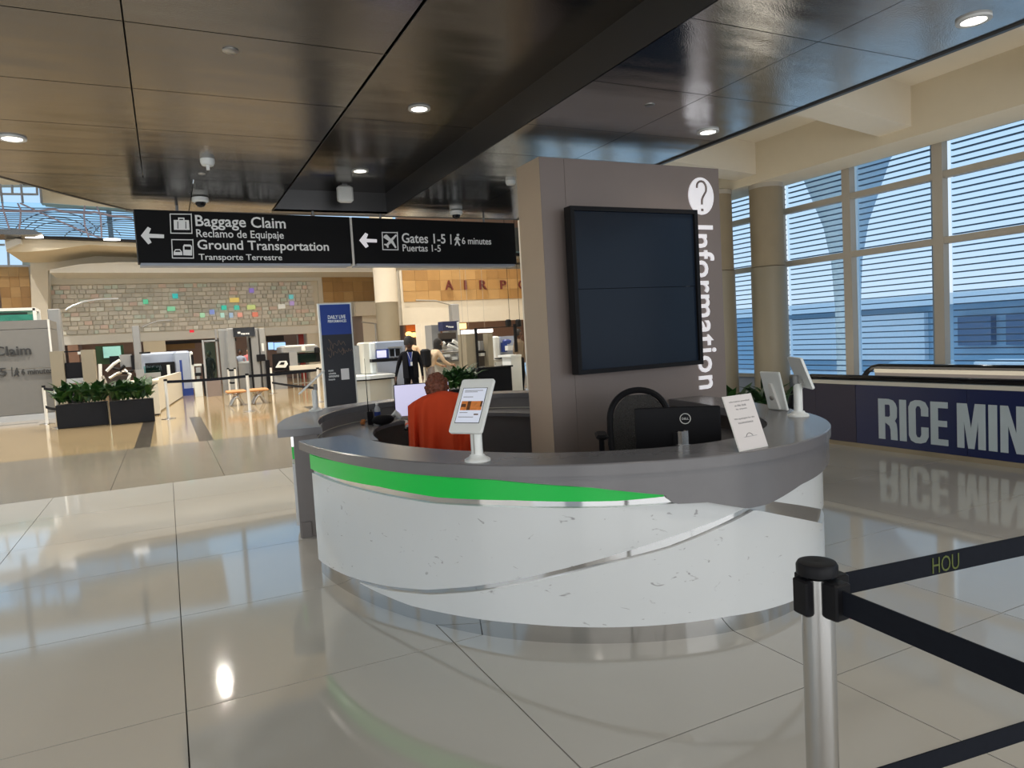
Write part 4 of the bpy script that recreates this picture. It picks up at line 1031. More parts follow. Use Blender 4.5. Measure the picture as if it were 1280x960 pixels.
g = G(); p0 = Vector((1.315, 1.14, .9045))+d1*.348+side*.003
text(g, 'HOU', p0, d1, (0, 0, 1), .088, .040, .001, -.004)
o = g.obj('lettering', m_yel, org=ORG[o1.name]); o.location = (0, 0, 0); o.parent = o1
belt(Vector((1.312, 1.07, .915)), Vector((1.27, .42, .905)), .056, 'black belt running from the foreground stanchion towards the camera')
belt(Vector((1.315, 1.14, .422))+d1*.05, Vector((1.315, 1.14, .428))+d1*2.1, .052, 'lower black belt running right, below the HOU belt')

def stanchion(px, ybase, lab, h=1.0, Y=None, double=True):
    p = az(px, ybase, 0) if Y is None else Vector((ay(px, 450, Y).x, Y, 0))
    t = thing('belt_stanchion', lab, 'stanchion', (p.x, p.y, 0), 'belt stanchions at the security lanes')
    T = Matrix.Translation((p.x, p.y, 0))
    G().lathe([(.17, 0), (.17, .012), (.05, .03)], 20, T).obj('base', m_brush, t, smooth=True)
    G().cyl((p.x, p.y), .036, .02, h-.04, 16).obj('post', m_wpaint, t, smooth=True)
    G().cyl((p.x, p.y), .044, h-.05, h, 16).obj('cap', m_black, t, smooth=True)
    return p
A = stanchion(59, 530, 'leftmost white stanchion by the gray sign wall'); B2 = stanchion(74, 534.5, 'white stanchion at the left planter corner')
C1 = stanchion(211, 523.5, 'white stanchion right of the black planters'); D1 = stanchion(312.5, 514.5, 'white stanchion in front of the tan benches')
E1 = stanchion(341, 492, 'white stanchion behind the right end of the benches'); F1 = stanchion(284, 488, 'white stanchion behind the left bench, left one of two', Y=28.6); F2 = stanchion(292.5, 490, 'white stanchion behind the left bench, right one of two', Y=28.3)
H1 = stanchion(396, 497, 'white stanchion beyond the left desk kiosk', Y=20.6)
for a, b_, z, l in ((A, B2, .93, 'short upper belt between the two stanchions by the planter'), (A, B2, .45, 'short lower belt between the two stanchions by the planter'), (C1, D1, .93, 'black belt across the lane between planters and benches'), (D1, H1, .93, 'black belt between bench stanchion and the desk kiosk'), (F1, F2, .93, 'upper belt between the two stanchions behind the bench'), (F1, F2, .45, 'lower belt between the two stanchions behind the bench'), (E1, H1, .40, 'lower belt behind the benches running right')):
    belt((a.x, a.y, z), (b_.x, b_.y, z), .07, l, .02, th=.004)
# benches
def bench(x0, x1, y, lab):
    t = thing('bench', lab, 'bench', ((x0+x1)/2, y, 0), 'tan benches between the lanes')
    G().bbox(x0, x1, y-.35, y+.35, .38, .45, .025).obj('seat', m_bench, t)
    for yo in (-.22, .22):
        c = (x0+x1)/2; hw = (x1-x0)/2-.1
        G().tube([(c-hw, y+yo, .02), (c-hw*.6, y+yo, .16), (c-hw*.2, y+yo, .25), (c+hw*.2, y+yo, .25), (c+hw*.6, y+yo, .16), (c+hw, y+yo, .02)], .035, 8).obj('leg_frame', m_alum, t, smooth=True)
        G().tube([(c-hw*.8, y+yo, .39), (c, y+yo, .27), (c+hw*.8, y+yo, .39)], .028, 8).obj('seat_bracket', m_alum, t, smooth=True)
a = az(283, 507, 0); b_ = az(344, 507, 0)
bm = (a.x+b_.x)/2
bench(a.x, bm-.04, 22.3, 'tan bench left of the stanchion'); bench(bm+.04, b_.x, 22.3, 'tan bench right of the stanchion')

# ================================================================== POSTER BANNER
pt = thing('banner_stand', 'tall blue and black banner stand reading Daily Live Performances', 'banner', tuple(Vector((ay(425, 500, 11).x, 11.1, 0))))
xl = ay(404, 440, 11).x; xr = ay(441.5, 440, 11).x; zt = ay(422, 380.5, 11).z
G().box(xl-.025, xr+.025, 11.02, 11.10, 0, zt+.02).obj('frame', m_wpaint, pt)
zb1 = ay(422, 418, 11).z; zb2 = ay(422, 446, 11).z
G().box(xl, xr, 11.005, 11.02, zb1, zt).obj('blue_field', m_gblue, pt)
G().box(xl, xr, 11.005, 11.02, .1, zb1).obj('dark_field', m_pdark, pt)
def ptext(g, s, x0, yb_, x1, yt_, bold=0, Y=11.003):
    a = ay(x0, yb_, Y); b = ay(x1, yb_, Y); t_ = ay(x0, yt_, Y)
    text(g, s, a, (1, 0, 0), (0, 0, 1), b.x-a.x, t_.z-a.z, .003, bold)
g = G(); ptext(g, 'DAILY LIVE', 410, 399, 432, 394.3, .02); ptext(g, 'PERFORMANCES', 410, 403.5, 433, 400.2, .02)
for k, x1 in enumerate((417, 420, 424, 419)): ptext(g, ('music', 'schedule', 'concourse', 'hours')[k], 411 if k else 410.6, 464.6+k*3.7, x1, 462.2+k*3.7, .01)
g.obj('lettering', m_lettero, pt)
g = G()
def scr(x0, y0, s): 
    pts = [(x0+u_*s*.55, y0+v_*s*.5) for u_, v_ in [(0, 5), (2, 8), (3, 2), (1, -3), (4, 1), (5, 6), (6, 1), (9, 3), (10, -2), (12, 2), (14, -1), (16, 3)]]
    c = catmull(pts, 5); return [ay(p.x, p.y, 11.0) for p in c]
g.tube(scr(409, 428, 2.6), .0035, 5).tube(scr(411, 438, 2.2), .0035, 5).tube(scr(427, 437, 1.6), .0035, 5)
g.obj('script_flourish', mat('copper_print', (.18, .12, .09), .6), pt)
a = ay(426, 461, 11); b_ = ay(437, 474, 11)
G().box(a.x, b_.x, 10.999, 11.005, b_.z, a.z).obj('pale_square', m_paper, pt)

# ================================================================== FAR SIDE: walls, mosaic, atrium
YW = 38.0
def wall_piece(nm, pts, m, d=.4, Y=YW, parent=None):
    g = G(); slab(g, pts, Y, d)
    return g.obj(nm, m, parent)
back = holder('wall_back', (0, YW, 0))
def wx(px): return ay(px, 420, YW).x
def wz(py, px=300): return ay(px, py, YW).z
# solid backdrop: lower openings are behind it
# lower zone, back of the lanes
G().box(-14.8, 20, 41.6, 41.9, 0, 6.2).obj('rear_wall', m_pink, back)
# beam above the openings
zB0, zB1 = wz(421), wz(411)
zM1 = wz(352.5)
G().box(wx(58), wx(402), YW, YW+.5, zB0, zB1).obj('lintel', m_wpaint, back)
G().box(wx(58), wx(402), YW+.12, YW+.5, zB1, zM1).obj('mosaic_backing', m_cream, back)
G().box(wx(58), wx(402), YW, YW+.5, zM1, wz(336)).obj('upper_band', m_cream, back)
# piers
for x0, x1, m_ in ((37, 60, m_cream), (83, 96, m_pink), (178, 206, m_creamy), (384, 402, m_cream)):
    G().box(wx(x0), wx(x1), YW+.05, YW+3.3, 0 if x0 != 37 else 0, zB0 if x0 != 37 else wz(315)).obj('pier', m_, back)
G().box(wx(0)-9, wx(37), YW+.05, YW+.5, 0, wz(385)).obj('wall_panel', m_cream, back)
G().box(wx(206), wx(245), YW+2.5, YW+3, wz(432), zB0).obj('timber_bulkhead', m_wood, back)
G().box(wx(206), wx(300), YW+2.2, YW+2.5, wz(425), zB0).obj('dark_bulkhead', m_dkgap, back)
G().box(wx(96), wx(172), YW+1.8, YW+2.2, wz(432), wz(420)).obj('bulkhead', m_pink, back)
G().box(wx(322), wx(362), YW+2.0, YW+2.3, wz(428), zB0).obj('dark_bulkhead', m_dkgap, back)
G().box(wx(376), wx(382), YW+.6, YW+.9, 0, zB0).obj('red_post', mat('red_paint', (.35, .04, .03), .6), back)
# mosaic
mz = [mat('mosaic_a', (.74, .71, .64), .4), mat('mosaic_b', (.84, .80, .72), .4), mat('mosaic_c', (.62, .60, .54), .4), mat('mosaic_d', (.68, .76, .68), .35), mat('mosaic_e', (.85, .68, .60), .35), mat('mosaic_f', (.92, .92, .84), .3)]
g = G(); zz = zB1+.06; rng = random.Random(3); rowh = (zM1-zB1-.08)/11
for r in range(11):
    x = wx(60)+rng.uniform(0, .1)
    while x < wx(394):
        w_ = rng.choice((.18, .26, .34, .42)); g.cur = rng.choices(range(6), (5, 5, 4, 1.5, 1.2, 1))[0]
        pr_ = rng.uniform(.0, .05)
        g.box(x+.015, min(x+w_-.015, wx(396)), YW+.12-.05-pr_, YW+.12, zz+.015, zz+rowh*rng.choice((1, 1, 1, .9))-.015)
        x += w_
    zz += rowh
stuff(g.obj('mosaic_tiles', mz, back))
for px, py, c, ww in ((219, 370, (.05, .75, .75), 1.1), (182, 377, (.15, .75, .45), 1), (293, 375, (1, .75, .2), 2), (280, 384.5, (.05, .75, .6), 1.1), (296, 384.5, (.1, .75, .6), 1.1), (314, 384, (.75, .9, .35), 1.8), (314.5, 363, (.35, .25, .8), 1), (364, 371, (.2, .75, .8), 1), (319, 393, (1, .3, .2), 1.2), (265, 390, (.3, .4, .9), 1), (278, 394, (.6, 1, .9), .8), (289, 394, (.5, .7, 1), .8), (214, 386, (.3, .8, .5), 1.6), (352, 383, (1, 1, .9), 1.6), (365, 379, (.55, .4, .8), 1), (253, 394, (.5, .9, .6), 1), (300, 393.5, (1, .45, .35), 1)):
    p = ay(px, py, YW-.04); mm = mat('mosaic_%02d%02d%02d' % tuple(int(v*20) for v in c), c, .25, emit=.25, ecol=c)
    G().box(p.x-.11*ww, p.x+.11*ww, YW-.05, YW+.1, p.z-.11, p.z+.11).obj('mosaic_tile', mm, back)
# maple panels with letters (right part) and the pieces left of it
def woodwall(x0, x1, y0, y1, nx, ny, Y, parent):
    ms = [m_wood, m_wood2, m_wood3]; rng = random.Random(x0)
    X0, X1 = ay(x0, (y0+y1)/2, Y).x, ay(x1, (y0+y1)/2, Y).x; Z0, Z1 = ay((x0+x1)/2, y1, Y).z, ay((x0+x1)/2, y0, Y).z
    for i in range(nx):
        for k in range(ny):
            dx = (X1-X0)/nx; dz = (Z1-Z0)/ny
            G().box(X0+i*dx+.003, X0+(i+1)*dx-.003, Y-rng.uniform(.050, .062), Y, Z0+k*dz+.003, Z0+(k+1)*dz-.003).obj('wood_panel', rng.choice(ms), parent)
    return X0, X1, Z0, Z1
ww1 = woodwall(403, 477, 339.5, 377, 6, 3, YW, back)
G().box(wx(402), wx(478), YW, YW+.4, 0, wz(339)).obj('wall_panel', m_cream, back)
woodwall(0, 38, 333, 385, 3, 4, YW, back)
G().box(wx(0)-9, wx(0), YW-.05, YW, wz(385), wz(333)).obj('wood_panel', m_wood, back)
YA = 30.0
frieze = holder('trim_3', (8, YA, 0))
G().box(ay(503, 400, YA).x, ay(664, 400, YA).x, YA, YA+.5, ay(575, 403, YA).z, ay(575, 337, YA).z).obj('fascia', m_cream, frieze)
woodwall(503, 664, 337, 375, 11, 3, YA-.0, frieze)
for ch, x0, x1 in (('A', 556.5, 566.5), ('I', 580.5, 583.5), ('R', 599.5, 608.5), ('P', 625.5, 633), ('O', 648, 657)):
    a = ay(x0, 362.5-(x0-556)*.014, YA-.09); b_ = ay(x1, 362, YA-.09); t_ = ay(x0, 350.5, YA-.09)
    g = G(); text(g, ch, a, (1, 0, 0), (0, 0, 1), b_.x-a.x, t_.z-a.z, .06, .03); g.obj('letter', m_red, frieze)
# big round column
cc = ay(491, 430, 29.0); zc = ay(491, 377, 29).z
t = thing('atrium_column', 'broad cream column between the wood panels behind the banner stand', 'column', (cc.x, 29.0, 0))
r_ = (ay(505, 430, 29).x-ay(477.5, 430, 29).x)/2
G().cyl((cc.x, 29.0+r_), r_, 0, zc, 36).obj('lower_sleeve', m_concl, t, smooth=True)
G().cyl((cc.x, 29.0+r_), r_*1.02, zc, 9.5, 36).obj('upper_shaft', m_cream, t, smooth=True)
# walls and soffits around
G().box(wx(440), wx(478), YW-1.2, YW-.8, wz(402), wz(384)).obj('beam', m_cream, back)
G().box(wx(430), wx(449), YW-.9, YW-.5, 0, wz(402)).obj('brown_panel', m_pillar, back)
G().box(wx(449), wx(478), YW-.9, YW-.5, 0, wz(402)).obj('wall_panel', m_cream, back)
G().box(ay(505, 400, 37).x, ay(664, 400, 37).x, 37, 37.3, 0, 9).obj('wall_panel', m_pink, back)
# warm lit shop behind
G().box(ay(507, 400, 36).x, ay(553, 400, 36).x, 36, 36.2, ay(530, 413, 36).z, ay(530, 403, 36).z).obj('orange_header', m_orwall, back)
sl = thing('shop_lamp_row', 'warm glowing lamp band of a shop behind the lanes', 'lamp', (ay(530, 418, 35.8).x, 35.8, 0))
for k in range(6):
    p = ay(511+k*6.4, 417.5+(k % 2)*1, 35.8); G().sphere((p.x, p.y, p.z), .16, 12, 8, (1.2, 1, .8)).obj('lamp_globe', m_glow, sl)
p = ay(530, 423, 35.8); G().box(ay(508, 420, 35.8).x, ay(548, 420, 35.8).x, 35.85, 35.95, 0, p.z).obj('counter_back', m_brown, sl)
for x0, x1, y0, y1, Y, l in ((578, 596, 412.5, 417, 26, 'long white ceiling strip light over the right lanes, left half'), (598, 616, 411.5, 415.5, 26, 'long white ceiling strip light over the right lanes, right half')):
    g = G(); pxbox(g, x0, y0, x1, y1, Y, .15); o = g.obj('strip_light', m_sky); tag(o, l, 'ceiling light'); c_ = Vector(ORG[o.name]); G().tube([c_+Vector((0, 0, .1)), (c_.x, c_.y, 11.5)], .006, 5).obj('suspension_rod', m_alum, o)
g = G(); pxbox(g, 577, 404, 583, 411, 25.5, .2); o = g.obj('amber_sign', m_glow); tag(o, 'small amber lit sign hanging over the right lanes', 'sign'); c_ = Vector(ORG[o.name]); G().tube([c_+Vector((0, 0, .1)), (c_.x, c_.y, 11.5)], .006, 5).obj('suspension_rod', m_alum, o)
g = G(); pxbox(g, 237, 412.5, 242.5, 415.5, 37.4, .1); tag(g.obj('exit_sign', m_exit), 'small red exit sign under the lintel below the mosaic', 'sign')
g = G(); pxbox(g, 400.5, 402, 403.2, 414, 37.0, .2); tag(g.obj('wall_lamp', m_glow), 'warm wall lamp at the left edge of the banner stand', 'lamp')

# balcony / soffit zone over the mosaic
bal = holder('trim_4', (0, 36, 0))
def arcslab(name, pts, Y0, Y1, m, parent):
    g = G(); slab(g, pts, Y0, Y1-Y0); return g.obj(name, m, parent)
arcslab('curved_ledge', [(6, 300), (20, 296.5), (45, 297), (100, 299), (180, 302), (700, 318), (700, 325), (180, 309), (110, 306), (60, 313), (30, 315), (8, 314)], 33.0, 36.5, m_creamy, bal)
arcslab('recess_wall', [(58, 305), (700, 315), (700, 342), (60, 338)], 36.6, 37.4, m_cream, bal)
arcslab('soffit', [(62, 337), (100, 330), (150, 327.5), (260, 328), (700, 331), (700, 340), (400, 340), (240, 341), (62, 341)], 34.5, 37.0, m_wpaint, bal)
arcslab('pier', [(37, 313), (60, 312), (60, 400), (40, 400)], 36.9, 37.8, m_cream, bal)
# dark lamp rail with lamps
arcslab('lamp_rail', [(0, 291), (60, 295), (175, 299.5), (700, 318), (700, 321), (175, 302.5), (60, 298), (0, 295)], 32.7, 33.0, m_black, bal)
arcslab('bronze_ledge', [(-60, 285), (30, 286.5), (45, 288.5), (52, 291.5), (40, 293.5), (-60, 292)], 31.8, 33.2, m_ceil, bal)
for px, py in ((43, 297.2), (140, 300.2)):
    p = ay(px, py, 32.5); tag(G().lathe([(.30, 0), (.30, .05)], 20, Matrix.Translation(p) @ Matrix.Diagonal((1, .5, 1, 1))).obj('rail_lamp', m_sky), 'white round lamp on the dark rail, %s' % ('left one near the frame edge' if px < 100 else 'right one near the hanging sign'), 'lamp')
# windows mirrored in the canopy fascia, built as blue glazing with arched ribs
wn = holder('window_21', (0, 36, 7))
g = G(); slab(g, [(-60, 251), (60, 254), (175, 262), (760, 290), (760, 330), (172, 299.5), (60, 297), (-60, 291)], 35.6, .05); g.obj('pane', m_glassb, wn)
g = G()
for k in range(14):
    y = 258+k*2.75
    g.tube([ay(x, y+(x)*.034+.8*math.sin(x*.05+k*.5), 35.5) for x in range(-40, 240, 14)], .022, 5)
stuff(g.obj('louver_blades', m_louv, wn))  # lines of the mirrored louvers, modelled as thin tubes
g = G()
for xs_c, r0 in ((70, 34), (70, 44), (70, 55), (100, 20), (126, 26), (155, 40)):
    g.tube([ay(xs_c+r0*math.cos(a*math.pi/12), 299-r0*.62*math.sin(a*math.pi/12), 35.35) for a in range(1, 12)], .02, 5)
stuff(g.obj('reflected_arcs', m_louv, wn))
for pts in ([(3, 254), (4, 262), (8, 275), (12, 287)], [(22, 254), (26, 262), (25.5, 275), (24, 287)], [(106, 257), (105, 268), (106, 282), (111, 297)], [(121, 258), (125.5, 268), (126.5, 282), (127, 297)], [(-20, 263), (40, 264.5), (67, 261.5), (80, 265), (110, 266), (118, 265), (140, 270), (165, 272)], [(25, 254), (60, 270), (100, 288), (127, 298)]):
    G().tube([ay(a, b, 35.3) for a, b in pts], .035 if len(pts) != 8 else .05, 6).obj('reflected_rib', m_rib, wn)
# upper left window, plaster walls above the band
w2 = holder('window_22', (0, 37, 9))
g = G(); slab(g, [(-80, 232), (50, 231), (51, 254), (-80, 251)], 37.2, .04); g.obj('pane', m_glass, w2)
for a, b in (((0, 230), (3, 254)), ((26, 230), (28.5, 254)), ((-40, 242), (46, 243)), ((15, 231), (15.5, 243)), ((46, 231), (46.5, 244)), ((50, 231), (52, 254)), ((-30, 232), (-28, 252))):
    G().tube([ay(*a, 37.1), ay(*b, 37.1)], .05, 6).obj('bar', m_mullb, w2)
w3 = holder('window_23', (0, 37, 7))
g = G(); slab(g, [(-80, 296), (8, 297), (8, 313), (37, 315), (37.5, 333), (-80, 333)], 37.3, .04); g.obj('pane', m_glass, w3)
for a, b in (((10, 312), (11, 333)), ((-30, 300), (-29, 333)), ((-60, 306), (6, 306)), ((-60, 332.5), (38, 332.5))):
    G().tube([ay(*a, 37.2), ay(*b, 37.2)], .05, 6).obj('bar', m_mullb, w3)
arcslab('vent_box', [(6, 303), (20, 298), (26, 299), (26, 304), (8, 312)], 32.6, 33.2, m_wpaint, bal)
arcslab('upper_wall', [(-80, 200), (240, 200), (240, 262), (160, 262), (100, 256), (51, 254), (50, 231), (-80, 232)], 37.4, 37.9, m_creamy, bal)
arcslab('curved_fascia', [(60, 236), (160, 236), (230, 262), (165, 262), (54, 254), (75, 247), (100, 242)], 36.2, 37.0, m_creamy, bal)
p = ay(36, 227, 34); tag(G().box(p.x-.25, p.x+.25, 34, 34.4, p.z-.07, p.z+.07).obj('flood_lamp', m_black), 'small black flood lamp under the upper cream wall', 'lamp')
# high glazing further along and atrium roof
w4 = holder('window_24', (6, 37, 10))
for k in range(7):
    x0 = -11+k*4.6
    if k >= 3: G().box(x0+.1, x0+4.5, 37.5, 37.54, 8.2, 11.4).obj('pane', m_glass, w4)
    G().box(x0-.1, x0+.1, 37.4, 37.6, 7, 11.5).obj('bar', m_mullb, w4)
ce2 = struct(G().box(-15, 27, YE+.6, 38.2, 11.5, 11.8).obj('ceiling_atrium', m_cream))
wl = struct(G().box(-15, -14.8, -7, 42, 0, 4.5).obj('wall_left', m_cream))
G().box(-15, -14.8, -7, 42, 8.5, 11.5).obj('upper_wall', m_cream, wl)
for k in range(12): G().box(-15, -14.8, -7+k*4.2, -6.6+k*4.2, 4.5, 8.5).obj('pier', m_cream, wl)
# ================================================================== SECURITY AREA THINGS
def T_(name, lab, cat, px, py, Y, grp=None):
    p = ay(px, py, Y); return thing(name, lab, cat, (p.x, Y, 0), grp)
def px(t, nm, m, x0, y0, x1, y1, Y, d, fl=False, bev=0):
    g = G(); a = ay(x0, (y0+y1)/2, Y); b = ay(x1, (y0+y1)/2, Y); tp = ay((x0+x1)/2, y0, Y); bt = ay((x0+x1)/2, y1, Y)
    z0 = 0 if fl else bt.z
    if bev: g.bbox(a.x, b.x, Y, Y+d, z0, tp.z, bev)
    else: g.box(a.x, b.x, Y, Y+d, z0, tp.z)
    return g.obj(nm, m, t)
# grey sign wall with case on top
Ys = 23.6
t = T_('sign_wall', 'gray free-standing wall lettered Claim and 6 minutes at the left edge', 'sign', 20, 500, Ys)
zt_ = ay(40, 400, Ys).z; xr = ay(66.5, 460, Ys).x
for k, (za, zb_) in enumerate(((0, .18), (.18, 1.45), (1.45, 2.55), (2.55, zt_))):
    G().box(xr-6.5, xr, Ys, Ys+1.6, za+(.006 if k else 0), zb_-.006).obj('wall_panel', m_alum if k == 0 else mat('warm_grey_panel', (.19, .185, .175), .5), t)
G().box(xr-.03, xr+.02, Ys-.02, Ys+.0, .2, zt_).obj('corner_trim', m_wpaint, t)
def wtext(g, s, x0, yb_, x1, yt_, bold, Y):
    a = ay(x0, yb_, Y); b = ay(x1, yb_, Y); t1 = ay(x0, yt_, Y); text(g, s, a, (1, 0, 0), (0, 0, 1), b.x-a.x, t1.z-a.z, .03, bold)
g = G(); wtext(g, 'Claim', -7, 445.5, 39.5, 433.5, .03, Ys-.02); g.obj('lettering', m_dlet, t); g = G(); wtext(g, '1-5', -14, 471, 8.8, 461, .03, Ys-.02); g.obj('lettering', m_dlet, t); g = G(); wtext(g, '6 minutes', 27, 468.5, 66, 461.5, .025, Ys-.02)
g.obj('lettering', m_dlet, t)
G().prism([ay(a, b, Ys) for a, b in ((14.3, 459), (15, 459), (15.6, 470.5), (14.9, 470.5))], (0, -.03, 0)).obj('divider_bar', m_dlet, t)
g = G()
g.prism([ay(a, b, Ys) for a, b in ((19.5, 462.5), (22.5, 462.5), (24.3, 465.5), (22.2, 466), (24.3, 470), (22.5, 470.2), (20.8, 467.5), (18.8, 470.2), (17.2, 469.8), (19.6, 465.6), (18.3, 466))], (0, -.03, 0))
g.prism([ay(a, b, Ys) for a, b in ((20.3, 459.6), (22, 459.6), (22, 461.6), (20.3, 461.6))], (0, -.03, 0))
g.obj('walker_icon', m_dlet, t)
cs = thing('glass_case', 'glass display case frame standing above the gray sign wall', 'display case', (xr-3, Ys+1, zt_))
zc_ = ay(40, 385, Ys).z
G().box(xr-6.5, xr-.35, Ys+.1, Ys+.13, zt_, zc_-.05).obj('pane', m_glassg, cs)
G().box(xr-6.5, xr-.3, Ys+.08, Ys+.8, zc_-.06, zc_+.02).obj('top_rail', m_wpaint, cs)
for y_ in (.08, .8): G().box(xr-.36, xr-.28, Ys+y_, Ys+y_+.08, zt_, zc_).obj('post', m_wpaint, cs)
G().box(xr-6.5, xr-.4, Ys+1.2, Ys+1.3, zt_, zc_-.1).obj('back_board', mat('case_teal', (.10, .30, .26), .4, var=.5, scale=4), cs)
# gray column with curved lamp arm
def lamp_pole(x, ytop, ybot, Y, arm, lab, r=.16, m=m_steelg):
    b = ay(x, ybot, Y); tz = ay(x, ytop, Y).z
    t = thing('lamp_pole', lab, 'lamp post', (b.x, Y, 0), 'curved arm lamp poles over the lanes')
    G().bbox(b.x-r, b.x+r, Y-r, Y+r, 0, tz, .03).obj('post', m, t)
    G().tube([ay(a, c, Y) for a, c in arm], .035, 7).obj('curved_arm', m_alum, t, smooth=True)
lamp_pole(81, 386, 520, 27, [(82, 388), (90, 383), (105, 377), (125, 374), (148, 373.5)], 'gray pole with long curved arm left, rising beside the sign wall', .17)
lamp_pole(177, 407, 490, 33.4, [(178, 409), (186, 405), (198, 401), (215, 400)], 'gray pole with curved arm in front of the pale pier', .14)
lamp_pole(572.5, 380, 470, 27, [(571, 386), (560, 380), (545, 376), (520, 375.5)], 'gray pole with curved arm beside the navy portal header', .17)
lamp_pole(474, 404, 470, 33, [(474, 406), (465, 404), (452, 402.5)], 'thin pale pole with curved arm left of the broad column', .05, m_alum)
# beige booth
Yb_ = 22.5
t = T_('officer_booth', 'beige panel booth with black shelves behind the left planter', 'booth', 93, 500, Yb_)
px(t, 'side_panel', m_concl, 65.5, 439, 82, 520, Yb_, .5, True); px(t, 'side_panel', m_concl, 104.5, 437, 121, 520, Yb_, .5, True)
px(t, 'rail', m_black, 80, 438.5, 105, 440, Yb_+.1, .1); px(t, 'shelf_unit', m_black, 82, 453, 105, 473, Yb_+.15, .4); px(t, 'shelf', m_alum, 83, 473, 105, 479, Yb_+.1, .4); px(t, 'base_cabinet', m_black, 83, 481, 105, 520, Yb_+.15, .4, True)
px(t, 'papers', m_white, 97, 439.5, 104, 443, Yb_+.3, .05)
# white inspection counter and scanner housing (left lane)
Yc = 21.2
t = T_('inspection_counter', 'ivory inspection counter behind the black planters', 'counter', 200, 500, Yc)
a = ay(167, 480, Yc); b_ = ay(196, 480, Yc)
zt2 = ay(190, 475, Yc).z
xa, xb = ay(150, 500, Yc).x, ay(199, 500, Yc).x
c3 = az(229, 489, 0)
G().prism([(xa, Yc, 0.04), (xb, Yc, .04), (xb, Yc+1.2, .04), (xa, Yc+1.2, .04)], (0, 0, zt2-.10)).obj('cabinet', m_offw, t)
G().prism([(xa-.03, Yc-.05, zt2-.06), (xb+.03, Yc-.05, zt2-.06), (xb+.03, Yc+1.25, zt2-.06), (xa-.03, Yc+1.25, zt2-.06)], (0, 0, .05)).obj('top', m_creamy, t)
G().prism([(xb-.12, Yc+1.25, 0.04), (xb, Yc+1.25, .04), (c3.x-.1, 29.4, .04), (c3.x-.22, 29.4, .04)], (0, 0, zt2-.04)).obj('side_wall', m_offw, t)
G().prism([(xa, Yc+.05, 0), (xb-.04, Yc+.05, 0), (xb-.04, Yc+1.1, 0), (xa, Yc+1.1, 0)], (0, 0, .05)).obj('kick', m_brown, t)
t = T_('baggage_scanner', 'blue-gray baggage scanner housing at the left lane', 'scanner', 210, 470, 30)
px(t, 'housing', m_bluegr, 177, 440, 226, 474, 30.6, 1.6, False, .08); px(t, 'housing_end', m_bluegr, 218.5, 438.5, 240.5, 506, 30.3, 1.5, True, .08)
px(t, 'front_curve', m_white, 238.5, 439, 243, 487, 30.28, 1.4, False, .05); px(t, 'navy_base', m_gblue, 229, 485.5, 243, 514, 30.2, 1.5, True); px(t, 'vent', m_black, 239, 443, 242, 456, 30.24, .05)
px(t, 'dark_tunnel', m_black, 182, 453, 219, 472, 30.2, .3); px(t, 'glass_hood', m_glassg, 180, 457, 202, 472, 29.6, .5); px(t, 'hood_post', m_white, 209, 456, 213, 474, 29.6, .1); px(t, 'navy_edge', m_gblue, 226, 450, 229, 492, 29.9, .1)
px(t, 'tray', m_alum, 179, 466, 201, 472, 29.5, .5); px(t, 'monitor_edge', m_black, 174, 440, 188, 442, 30.2, .2)
# screens and arms jumble
t = T_('operator_station', 'scanner operator station with screens on arms behind the planters', 'workstation', 145, 470, 27.2)
px(t, 'screen', m_steelg, 150, 443, 165, 459, 27.2, .1); px(t, 'screen', m_black, 137, 445, 149, 455, 27.4, .1); px(t, 'screen_frame', m_black, 164, 444, 168, 462, 27.1, .1)
px(t, 'base', m_brown, 135, 470, 160, 500, 27.6, .6, True); px(t, 'shelf', m_alum, 133, 480, 170, 484, 27.3, .6); px(t, 'shelf', m_offw, 124, 486, 166, 488, 27.2, .6)
for a, b_, c_, m_ in (((133, 464), (142, 455), (150, 450), m_white), ((137, 473), (146, 467), (157, 464), m_alum), ((155, 462), (163, 468), (160, 476), m_white), ((125, 455), (125.5, 470), (126, 500), m_white), ((128, 470), (132, 478), (131, 488), m_alum), ((150, 465), (158, 466), (166, 463), m_black), ((141, 460), (150, 462), (156, 457), m_black)):
    G().tube([ay(*a, 27.1), ay(*b_, 27.1), ay(*c_, 27.1)], .055, 6).obj('arm', m_, t)
px(t, 'bin', m_steelg, 168, 452, 174, 466, 27.5, .3); px(t, 'bin', m_alum, 170, 462, 180, 472, 27.3, .3)
t = T_('wall_television', 'bright greenish lit wall screen behind the left lane', 'screen', 140, 440, 36); px(t, 'screen', mat('teal_screen', (.25, .5, .45), .4, emit=.45, ecol=(.3, .6, .55), var=.6, scale=1.5), 129, 433, 151, 447, 36, .15); px(t, 'frame', m_leafd, 120, 432, 155, 455, 36.2, .1)
# gate with metal frames
t = T_('glass_gate', 'glass and steel gate panels between scanner and portal', 'gate', 262, 470, 28.3)
px(t, 'post', m_alum, 255, 425, 257.5, 494, 28.3, .1, True); px(t, 'post', m_steelg, 271.5, 411, 274, 494, 28.3, .1, True); px(t, 'top_rail', m_alum, 255, 425, 272, 427, 28.3, .08); px(t, 'glass_panel', m_glassg, 258, 428, 271, 494, 28.32, .03, True)
px(t, 'lower_panel', m_pillar, 259, 475, 276, 493, 28.2, .15, True); px(t, 'post', m_alum, 272, 411, 285, 413.5, 28.3, .08)
t = T_('document_scanner', 'small white document scanner stand beside the glass gate', 'scanner', 250, 480, 29)
px(t, 'tray', m_white, 243, 455, 252, 457.5, 29, .4); px(t, 'cylinder', m_alum, 245, 459, 251, 466, 29.1, .3); px(t, 'stand', m_black, 244, 466, 252, 470, 29, .3); px(t, 'pedestal', m_white, 243, 476, 253, 488, 29, .4, True); px(t, 'column', m_alum, 246, 468, 250, 480, 29.1, .15)
px(t, 'pedestal', m_black, 254, 455, 257, 494, 29, .2, True)
